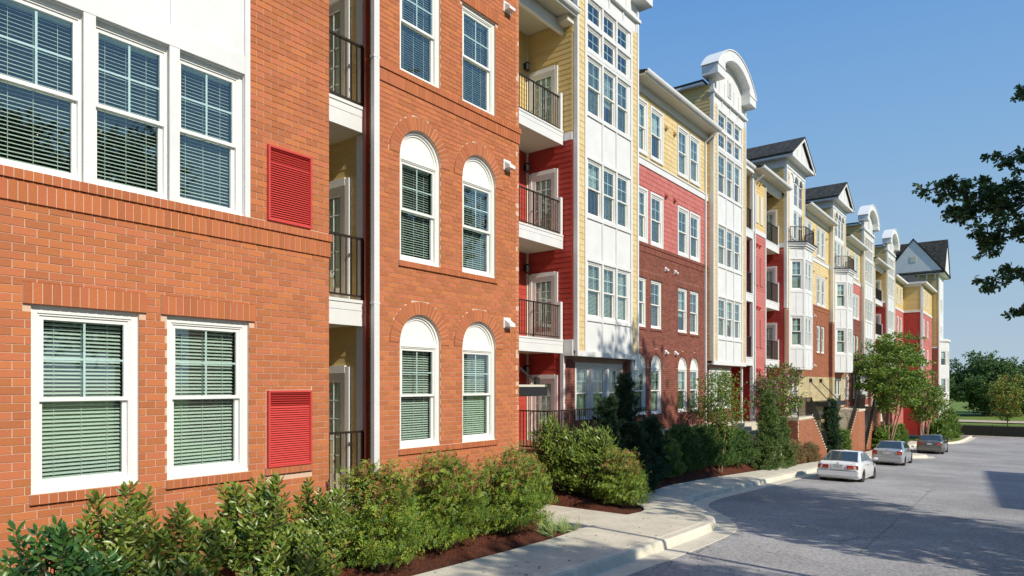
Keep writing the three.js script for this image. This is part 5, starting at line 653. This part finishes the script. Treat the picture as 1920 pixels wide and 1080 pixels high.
tree('crape_myrtle', 'small rosy tree by the far corner behind the dark car', 76, 8.4, road(76), { crown: [0, 4.0, 0, 2.1, 1.9, 1.8], stems: 4, trunk: 0.06, bark: M.paleBark, mats: [...LM.green, ...LM.green, leafMat(0.36, 0.19, 0.15, 0.6)], clumps: 120, per: 13, cr: 0.6, size: 2.2 });
for (const [x, l, h, r, lb] of [[172, 19, 13, 6, 'dark broad tree beyond the field nearest the building'], [176, 8, 15, 7.5, 'largest rounded dark tree beyond the playing field'], [182, -2, 12, 6, 'mid-sized dark tree right of the largest one'], [196, 3, 13, 6, 'pale distant tree behind the dark row'], [190, 25, 13, 6, 'dark tree partly hidden by the end pavilion'], [188, -10, 11, 6, 'low tree at the right end of the dark row'], [192, -19, 11, 6, 'last tree of the row across the field']]) tree('field_tree', lb, x, l, -4.6, { crown: [0, h * 0.44, 0, r * 1.2, h * 0.46, r * 1.2], trunk: 0.3, mats: LM.far, clumps: 380, per: 20, cr: 1.1, flat: 0.6, size: 4.8, lumpy: 1 }, 'trees beyond the field');
tree('young_tree', 'young maple turning yellow and orange behind the dark fence', 100, 2.6, -4.2, { crown: [0, 4.6, 0, 1.8, 2.8, 1.8], trunk: 0.09, mats: [...LM.myrtle, ...LM.autumn.slice(0, 2), ...LM.myrtle], clumps: 110, per: 13, cr: 0.5, size: 2.2 });
// ================================================================ stoops, canopy, wall, fence
function stoop(label, X0, lat, W, len, yTop, yBot, dirn, wallMat) { // landing plus steps along the street; dirn +1 steps go down toward +x
  const s = thing('entry_stoop', label, 'stoop', [X0, 0, -lat]), D = 1.25, n = Math.round((yTop - yBot) / 0.17), tr = len / n, x = (a) => dirn > 0 ? W + a : -a;
  mesh('landing', box(0, W, yTop - 0.14, yTop, -D, 0.04), M.concrete, s); brickWall(s, { x0: 0, x1: W, y0: yBot - 0.4, y1: yTop - 0.142, z: 0, mats: wallMat, limit: 40, th: 0.2 }); const sd = grp('side_wall', s, [-0.001, 0, -D], -Math.PI / 2); if (dirn > 0) brickWall(sd, { x0: 0, x1: D, y0: yBot - 0.4, y1: yTop - 0.142, z: 0, mats: wallMat, limit: 20, th: 0.1 });
  for (let i = 0; i < n; i++) { const a = x(i * tr), b = x((i + 1) * tr); mesh('step', box(Math.min(a, b) + 0.002, Math.max(a, b) + 0.02, yBot - 0.4, yTop - 0.17 * (i + 1), -D, -0.12), M.concrete, s); }
  const ck = new THREE.Shape(); ck.moveTo(x(0), yBot - 0.4); ck.lineTo(x(0), yTop - 0.1); for (let i = 0; i < n; i++) { ck.lineTo(x(i * tr), yTop - 0.17 * i + 0.02); ck.lineTo(x((i + 1) * tr), yTop - 0.17 * i + 0.02); } ck.lineTo(x(len), yBot - 0.4); mesh('cheek_wall', new THREE.ExtrudeGeometry(ck, { depth: 0.1, bevelEnabled: false }).translate(0, 0, -0.118), wallMat[1], s);
  for (let i = 0; i < n; i++) { const a = x(i * tr), b = x((i + 1) * tr); mesh('coping', box(Math.min(a, b), Math.max(a, b), yTop - 0.17 * i + 0.021, yTop - 0.17 * i + 0.075, -0.125, 0.0), M.kerb, s); }
  const r = grp('stair_rail', s); railing(r, [0.04, 0.0], [W - 0.02, 0.0], yTop, 1.05); railing(r, [x(0), -0.05], [x(len), -0.05, yBot + 0.1], yTop, 1.05); railing(r, [x(0), -D + 0.05], [x(len), -D + 0.05, yBot + 0.1], yTop, 1.05);
}
stoop('brick stoop with bronze railing below the white bay, steps going down beside the hedge', 38.7, 10.2, 2.9, 3.6, 0.1, -2.3, 1, M.orangeBrick);
stoop('tall stair with brick cheek wall rising to the second gabled tower', 54.2, 10.15, 2.4, 3.9, 0.1, -2.7, -1, M.orangeBrick);
stoop('farther brick stair partly hidden by the leafy street tree', 61.0, 10.15, 2.2, 3.6, 0.1, -2.9, -1, M.orangeBrick);
{ const s = thing('entry_canopy', 'dark canopy on two hanger rods over the cream stone entrance', 'canopy', [45.6, 0.55, -10.25]); mesh('deck', box(0, 5.2, 0.2, 0.26, -1.3, 0), M.black, s); mesh('edge_beam', [box(-0.03, 5.23, -0.02, 0.2, 0.001, 0.05), box(-0.03, 0.02, -0.02, 0.199, -1.3, 0), box(5.18, 5.23, -0.02, 0.199, -1.3, 0)], M.black, s); for (const x of [1.0, 3.6]) mesh('hanger_rod', [rod([x, 1.6, -1.32], [x, 0.3, -0.15], 0.03), new THREE.CylinderGeometry(0.12, 0.12, 0.2, 8).rotateX(Math.PI / 2).translate(x, 1.62, -1.28)], M.black, s); }
{ const s = thing('brick_planter', 'low sloping brick wall at the far street corner', 'wall', [80.5, road(81), -6.9]); brickWall(s, { x0: 0, x1: 3.6, y0: 0, y1: 1.0, mats: M.orangeBrick, limit: 60, th: 0.3 }); mesh('cap', box(-0.04, 3.64, 1.0, 1.09, -0.35, 0.05), M.kerb, s); const g = grp('end_wall', s, [-0.001, 0, -0.3], -Math.PI / 2); brickWall(g, { x0: 0, x1: 0.3, y0: 0, y1: 1.0, mats: M.orangeBrick, limit: 0, th: 0.1 }); }
structure('field_sand', new THREE.PlaneGeometry(8, 160).rotateX(-Math.PI / 2).translate(144, -4.42, -10), M.sand); structure('far_kerb', box(93, 93.35, -4.4, -3.86, -30, 30), M.kerb);
{ const s = thing('screen_fence', 'dark screened chain fence along the playing field', 'fence', [98, -4.2, 0]); for (let i = 0; i < 12; i++) { const z = -34 + i * 5; mesh('screen', box(-0.012, 0.012, 0.05, 1.25, z + 0.04, z + 4.96), M.black, s); mesh('post', rod([0, -0.3, z], [0, 1.38, z], 0.04, 8), M.bronze, s); } mesh('rail', rod([0, 1.31, -34], [0, 1.31, 21], 0.025, 6), M.bronze, s); }
// ================================================================ cars
const paint = (r, g, b, m = 0) => new THREE.MeshPhysicalMaterial({ color: lin(r, g, b), roughness: 0.28, metalness: m, clearcoat: 1, clearcoatRoughness: 0.04 }), carGlass = new THREE.MeshPhysicalMaterial({ color: lin(0.03, 0.045, 0.05), roughness: 0.03, metalness: 0, ior: 1.7 }), rubber = std(0.015, 0.015, 0.015, 0.8), rim = std(0.55, 0.55, 0.55, 0.3, { metalness: 0.8 }), lampRed = new THREE.MeshPhysicalMaterial({ color: lin(0.42, 0.02, 0.015), roughness: 0.2, clearcoat: 1 }), lampAmber = new THREE.MeshPhysicalMaterial({ color: lin(0.55, 0.15, 0.03), roughness: 0.2 }), seatM = std(0.03, 0.035, 0.045, 0.9);
function loft(rows, close = true) { const m = rows[0].length, pos = [], idx = []; rows.forEach((r) => r.forEach((p) => pos.push(...p))); for (let i = 0; i < rows.length - 1; i++) for (let j = 0; j < m; j++) { const a = i * m + j, b = i * m + (j + 1) % m; idx.push(a, b, a + m, b, b + m, a + m); } if (close) for (let j = 1; j < m - 1; j++) { idx.push(0, j + 1, j); const e = (rows.length - 1) * m; idx.push(e, e + j, e + j + 1); } let g = new THREE.BufferGeometry(); g.setAttribute('position', new THREE.Float32BufferAttribute(pos, 3)); g.setAttribute('uv', new THREE.Float32BufferAttribute(new Float32Array(pos.length / 3 * 2), 2)); g.setIndex(idx); g.computeVertexNormals(); return g; }
function quad(a, b, c, d, off, inset = 0) { const P = [a, b, c, d].map((p) => V(...p)), ctr = P[0].clone().add(P[1]).add(P[2]).add(P[3]).multiplyScalar(0.25), n = P[1].clone().sub(P[0]).cross(P[3].clone().sub(P[0])).normalize(), Q = P.map((p) => p.lerp(ctr, inset).addScaledVector(n, off)), B = Q.map((p) => p.clone().addScaledVector(n, -off - 0.012)), pos = [], id = [0, 1, 2, 0, 2, 3, 4, 6, 5, 4, 7, 6]; [...Q, ...B].forEach((p) => pos.push(p.x, p.y, p.z)); for (let i = 0; i < 4; i++) { const j = (i + 1) % 4; id.push(i, i + 4, j, j, i + 4, j + 4); } let g = new THREE.BufferGeometry(); g.setAttribute('position', new THREE.Float32BufferAttribute(pos, 3)); g.setAttribute('uv', new THREE.Float32BufferAttribute(new Float32Array(16), 2)); g.setIndex(id); g = g.toNonIndexed(); g.computeVertexNormals(); return g; }
function car(label, X0, latL, o) { // rear at X0, heading +x; left side at latL
  const { L, W, H, body, deck, hood, rw, text } = o, s = thing('parked_car', label, 'car', [X0, road(X0 + L / 2) - 0.01, -(latL - W / 2)], 0, 'cars parked along the kerb'); s.rotation.z = Math.atan2(road(X0 + L) - road(X0), L);
  const hw = W / 2, st = [[0.0, 0.36, deck - 0.16, 0.80], [0.06, 0.27, deck - 0.05, 0.90], [0.18, 0.22, deck - 0.01, 0.97], [0.55, 0.19, deck, 1], [1.0, 0.18, deck + 0.01, 1], [L * 0.45, 0.18, deck - 0.02, 1.01], [L * 0.66, 0.18, hood + 0.02, 1], [L * 0.8, 0.19, hood - 0.02, 0.99], [L - 0.3, 0.21, hood - 0.1, 0.95], [L - 0.08, 0.26, hood - 0.2, 0.86], [L, 0.34, hood - 0.3, 0.74]];
  const rows = st.map(([x, y0, y1, k]) => { const w = hw * k; return [[x, y0, -w * 0.86], [x, y0 + 0.08, -w * 0.98], [x, lerp(y0, y1, 0.45), -w], [x, lerp(y0, y1, 0.72), -w * 0.995], [x, lerp(y0, y1, 0.92), -w * 0.955], [x, y1, -w * 0.86], [x, y1 + 0.02, 0], [x, y1, w * 0.86], [x, lerp(y0, y1, 0.92), w * 0.955], [x, lerp(y0, y1, 0.72), w * 0.995], [x, lerp(y0, y1, 0.45), w], [x, y0 + 0.08, w * 0.98], [x, y0, w * 0.86]]; });
  let bg = loft(rows); const ax = [0.78, L - 0.86], R = 0.3; try { const ev = new Evaluator(); ev.attributes = ['position', 'normal', 'uv']; let b = new Brush(bg); b.updateMatrixWorld(); for (const x of ax) for (const z of [-1, 1]) { const c = new Brush(new THREE.CylinderGeometry(R + 0.05, R + 0.05, 0.5, 24).rotateX(Math.PI / 2)); c.position.set(x, R, z * hw); c.updateMatrixWorld(); b = ev.evaluate(b, c, SUBTRACTION); } bg = b.geometry; } catch (e) { console.log('csg', e.message); }
  mesh('body', bg, body, s); const yb = deck - 0.03, ry = H, [g0, g1, r0, r1] = o.house, wb = hw * 0.90, wt = hw * 0.70;
  const base = (x, w, y) => [[x, y, -w], [x, y, w]], cab = loft([g0, r0, lerp(r0, r1, 0.5), r1, g1].map((x, i) => { const top = i === 0 || i === 4 ? yb - 0.02 : ry - (i === 2 ? 0 : 0.035), w2 = i === 0 || i === 4 ? wb * 0.96 : wt; return [[x, yb - 0.06, -wb], [x, yb, -wb], [x, top, -w2], [x, top + (i === 0 || i === 4 ? 0.005 : 0.03), 0], [x, top, w2], [x, yb, wb], [x, yb - 0.06, wb]]; })); mesh('roof', cab, body, s);
  const rl = ry - 0.035; mesh('rear_window', quad([g0, yb, -wb * 0.96], [g0, yb, wb * 0.96], [r0, rl, wt], [r0, rl, -wt], 0.035, 0.1), carGlass, s); mesh('windscreen', quad([g1, yb, wb * 0.96], [g1, yb, -wb * 0.96], [r1, rl, -wt], [r1, rl, wt], 0.035, 0.1), carGlass, s);
  const xm = lerp(r0, r1, o.split ?? 0.45); for (const z of [1, -1]) { const A = (x, y, w) => [x, y, z * w], side = (a, b, c, d) => z > 0 ? quad(a, b, c, d, 0.014, 0.07) : quad(b, a, d, c, 0.014, 0.07); mesh('side_window', side(A(g0 + 0.28, yb + 0.03, wb), A(xm - 0.03, yb + 0.03, wb), A(xm - 0.03, rl - 0.03, wt + 0.012), A(r0 + 0.06, rl - 0.03, wt + 0.012)), carGlass, s); mesh('side_window', side(A(xm + 0.03, yb + 0.03, wb), A(g1 - 0.22, yb + 0.03, wb), A(r1 - 0.05, rl - 0.03, wt + 0.012), A(xm + 0.03, rl - 0.03, wt + 0.012)), carGlass, s); const m = new THREE.SphereGeometry(0.1, 12, 8).scale(0.6, 0.62, 1.0).translate(g1 - 0.28, yb + 0.1, z * (hw + 0.08)); mesh('wing_mirror', m, body, s); }
  for (const x of ax) for (const z of [-1, 1]) { const w = grp('wheel', s, [x, R, z * (hw - 0.11)]); mesh('tyre', new THREE.TorusGeometry(R - 0.075, 0.078, 10, 26).scale(1, 1, 1.2), rubber, w); const sp = [new THREE.CylinderGeometry(0.21, 0.21, 0.1, 24).rotateX(Math.PI / 2), new THREE.CylinderGeometry(0.05, 0.05, 0.13, 10).rotateX(Math.PI / 2)]; mesh('rim', sp, rim, w); mesh('spoke_gap', Array.from({ length: 6 }, (_, i) => new THREE.CylinderGeometry(0.04, 0.03, 0.112, 8).rotateX(Math.PI / 2).translate(Math.cos(i * 1.047) * 0.13, Math.sin(i * 1.047) * 0.13, 0)), rubber, w); }
  mesh('underbody', box(0.5, L - 0.5, 0.2, 0.3, -hw * 0.8, hw * 0.8), rubber, s); const ty = deck - 0.22; for (const z of [-1, 1]) { mesh('tail_light', new THREE.BoxGeometry(0.16, o.lh ?? 0.13, o.lw ?? 0.36, 1, 1, 1).rotateY(z * 0.14).translate(0.075, ty, z * (hw * 0.9 - (o.lw ?? 0.36) / 2)), lampRed, s); mesh('indicator', new THREE.BoxGeometry(0.16, 0.05, (o.lw ?? 0.36) * 0.8).rotateY(z * 0.14).translate(0.07, ty - 0.035, z * (hw * 0.9 - (o.lw ?? 0.36) / 2)), lampAmber, s); }
  mesh('bumper', [new THREE.BoxGeometry(0.14, 0.2, W * 0.86, 1, 1, 1).translate(0.05, 0.46, 0), ...[-1, 1].map((z) => new THREE.CylinderGeometry(0.1, 0.1, 0.2, 12).translate(0.08, 0.46, z * W * 0.43))], body, s); mesh('plate_recess', box(-0.012, 0.05, ty - 0.1, ty + 0.1, -0.24, 0.24), o.recess ?? body, s);
  const cv = document.createElement('canvas'); cv.width = 128; cv.height = 64; const q = cv.getContext('2d'); q.fillStyle = '#d8dcdc'; q.fillRect(0, 0, 128, 64); q.fillStyle = o.plate ?? '#27324a'; q.font = 'bold 34px sans-serif'; q.textAlign = 'center'; q.fillText(text, 64, 46); q.fillRect(0, 0, 128, 8); const pt = new THREE.CanvasTexture(cv); pt.colorSpace = THREE.SRGBColorSpace; const pg = new THREE.PlaneGeometry(0.32, 0.16).rotateY(-Math.PI / 2).translate(-0.016, ty, 0); pg.userData.ownUV = true; mesh('number_plate', pg, new THREE.MeshStandardMaterial({ map: pt, roughness: 0.5 }), s);
  mesh('panel_gap', [box(0.0, 0.9, deck + 0.016, deck + 0.021, -hw * 0.8, -hw * 0.79), box(0.0, 0.9, deck + 0.016, deck + 0.021, hw * 0.79, hw * 0.8), ...[-1, 1].flatMap((z) => [xm, g1 - 0.1].map((x) => box(x - 0.006, x + 0.006, 0.3, deck - 0.12, z > 0 ? hw * 0.9 : -hw * 1.004, z > 0 ? hw * 1.004 : -hw * 0.9))), box(-0.022, 0.0, 0.555, 0.565, -hw * 0.85, hw * 0.85)], rubber, s); for (const z of [-1, 1]) mesh('door_handle', box(xm + 0.12, xm + 0.3, deck - 0.18, deck - 0.15, z > 0 ? hw * 0.98 : -hw * 1.02, z > 0 ? hw * 1.02 : -hw * 0.98), body, s); mesh('badge', new THREE.CylinderGeometry(0.035, 0.035, 0.02, 12).rotateZ(Math.PI / 2).translate(-0.005, ty + 0.15, 0), rim, s); mesh('exhaust', rod([0.05, 0.24, hw * 0.5], [0.45, 0.24, hw * 0.5], 0.03, 10), rim, s);
  mesh('headlight', [-1, 1].map((z) => new THREE.SphereGeometry(0.13, 10, 8).scale(0.7, 0.6, 1.4).translate(L - 0.16, hood - 0.22, z * hw * 0.62)), rim, s); mesh('seats', [[1.75], [1.0]].flatMap(([x]) => [-0.36, 0.36].map((z) => new THREE.BoxGeometry(0.14, 0.5, 0.46).translate(x + 0.3, yb + 0.0, z))), seatM, s);
  return s;
}
car('small white two-door hatchback parked nearest the curb bulge', 30.3, 7.28, { L: 4.1, W: 1.68, H: 1.33, deck: 0.93, hood: 0.86, body: paint(0.78, 0.78, 0.77), house: [0.42, 3.05, 1.25, 2.3], split: 0.35, lw: 0.42, lh: 0.15, text: 'N 86172', plate: '#3c5a48' });
car('silver four-door saloon with red corner lights parked behind the white hatchback', 44.6, 7.68, { L: 4.3, W: 1.68, H: 1.44, deck: 1.04, hood: 0.92, body: paint(0.52, 0.54, 0.55, 0.55), house: [0.7, 3.35, 1.45, 2.6], split: 0.45, lw: 0.26, lh: 0.22, text: '7AH 312', plate: '#9a2f2f' });
car('dark grey metallic saloon parked last along the street', 59.6, 7.2, { L: 4.55, W: 1.75, H: 1.44, deck: 1.05, hood: 0.94, body: paint(0.17, 0.165, 0.16, 0.5), house: [0.75, 3.5, 1.5, 2.7], split: 0.45, lw: 0.34, lh: 0.16, text: 'KD 4471', plate: '#27324a' });
// ================================================================ outside the frame: what shades the road and shows in the glass
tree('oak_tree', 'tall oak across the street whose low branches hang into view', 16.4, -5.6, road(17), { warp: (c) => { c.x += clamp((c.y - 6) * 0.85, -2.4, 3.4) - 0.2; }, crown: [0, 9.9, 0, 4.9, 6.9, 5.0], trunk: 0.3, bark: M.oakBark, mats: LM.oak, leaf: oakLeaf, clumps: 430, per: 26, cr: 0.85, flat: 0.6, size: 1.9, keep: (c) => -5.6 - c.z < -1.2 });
{ // low oak branches reaching over the road, each spray of leaves on its own twig
  const s = thing('oak_branch', 'dark leafy oak branches reaching over the street', 'branch', [18.2, 5, 3.2]), tw = [], list = [], P = (px, py, t) => { const u = (px - 960) / 1280, c = Math.cos(THETA), n = Math.sin(THETA); return V(t * (c + u * n), EYE + (722 - py) / 1280 * t, -t * (n - u * c)).sub(s.position); };
  const branches = [[[2080, 300], [1960, 350], [1860, 380], [1790, 350], [1735, 358], 26], [[2080, 330], [1990, 345], [1915, 320], [1880, 300], [1905, 280], 9], [[1960, 350], [1900, 400], [1850, 425], [1862, 455], [1850, 462], 16], [[1960, 350], [1920, 380], [1830, 395], [1800, 400], [1785, 392], 12], [[2080, 430], [1990, 500], [1920, 505], [1870, 520], [1838, 525], 14], [[2080, 520], [2000, 570], [1940, 585], [1915, 580], [1893, 588], 8], [[2080, 200], [2000, 190], [1945, 180], [1925, 175], [1912, 165], 6], [[1960, 350], [1930, 340], [1890, 350], [1850, 360], [1835, 345], 14], [[2080, 300], [1990, 400], [1930, 420], [1900, 430], [1880, 440], 16]];
  for (const b of branches) { const n = b[5], pts = b.slice(0, 5).map(([x, y], i) => P(x, y, 14.6 + 0.6 * Math.sin(i + b[5]))); tw.push(tube(pts, 0.028, 5, 0.2)); const c = new THREE.CatmullRomCurve3(pts); for (let i = 0; i < n * 2; i++) { const q = c.getPointAt(0.42 + 0.58 * (i / (n * 2 - 1))), sp = n < 9 ? 0.16 : 0.27, e = q.clone().add(V(rr(-sp, sp), rr(-sp, sp * 0.55), rr(-sp, sp))); tw.push(tube([q, e], 0.006, 4)); for (let k = 0; k < 5; k++) list.push({ m: aim(q.clone().lerp(e, rr(0.5, 1.1)).add(V(rr(-0.08, 0.08), rr(-0.08, 0.08), rr(-0.08, 0.08))), V(rr(-1, 1), rr(-0.9, 0.5), rr(-1, 1)).normalize(), rr(0, 6.28), rr(0.75, 1.15)), k: k % 3 }); } }
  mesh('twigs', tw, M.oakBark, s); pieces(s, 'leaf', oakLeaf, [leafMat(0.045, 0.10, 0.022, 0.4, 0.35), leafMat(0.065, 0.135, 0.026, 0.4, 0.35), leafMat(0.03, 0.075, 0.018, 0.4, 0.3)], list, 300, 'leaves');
}
tree('shade_tree', 'maple across the street mirrored in the near windows', 6.9, -8.8, road(7), { crown: [0, 7.4, 0, 1.9, 3.6, 2.4], trunk: 0.2, bark: M.oakBark, mats: LM.oak, clumps: 170, per: 26, cr: 0.8, size: 2.4 });
tree('shade_tree', 'maple across the street opposite the first brick wing', 1.5, -9.5, road(2), { crown: [0, 8.0, 0, 3.4, 4.2, 3.4], trunk: 0.22, bark: M.oakBark, mats: LM.oak, clumps: 190, per: 26, cr: 0.85, size: 2.4 });
for (const [x, l, h, r, lb] of [[15.5, -21, 17, 4.2, 'tall dark tree standing well behind the oak across the street'], [10.8, -22, 14, 4.0, 'second tall dark tree behind the oak across the street']]) tree('shade_tree', lb, x, l, road(x), { crown: [0, h * 0.6, 0, r, h * 0.4, r], trunk: 0.25, bark: M.oakBark, mats: LM.oak, clumps: 220, per: 22, cr: 1.0, size: 3.0, lumpy: 1 });
{ const s = thing('street_lamp', 'slim street lamp post across the road', 'street lamp', [10.55, road(10.5), 2.2]); mesh('post', new THREE.CylinderGeometry(0.06, 0.09, 7.0, 12).translate(0, 3.5, 0), M.black, s); mesh('base', new THREE.CylinderGeometry(0.14, 0.18, 0.5, 12).translate(0, 0.25, 0), M.black, s); mesh('lamp_head', new THREE.SphereGeometry(0.22, 14, 10).scale(1, 1.2, 1).translate(0, 7.2, 0), M.lampGlass, s); }
{ // house row across the street
  const s = thing('opposite_building', 'long brick building across the street with a plain eave', 'building', [22.9, -3, 19.1]), W = 19, H = 15.2, cols = [1.6, 4.4, 7.2, 10, 12.8, 15.6, 17.6], hs = [0, 1, 2, 3].flatMap((k) => cols.map((c) => rect(c, 1.1, 3.7 + k * F - 0.4, 5.5 + k * F - 0.4))); const f = grp('front_wall', s, [W, 0, 0], Math.PI); mesh('wall', panelGeo(0, W, 0, H, 0, 0.25, hs), M.orangeBrick[1], f); for (const h of hs) { const w = window_(s, 0, 0, 0, { w: 1.1, h: 1.8, deep: 0.04 }); w.position.set(W - (h.x0 + h.x1) / 2, h.y0, 0); w.rotation.y = Math.PI; }
  mesh('side_wall', [box(0, 0.25, 0, H, 0.26, 9), box(W - 0.25, W, 0, H, 0.26, 9), box(0, W, 0, H, 9, 9.25)], M.orangeBrick[1], s); mesh('roof', box(-0.4, W + 0.4, H, H + 0.35, -0.6, 9.6), M.roof, s);
}
renderer.render(scene, camera);
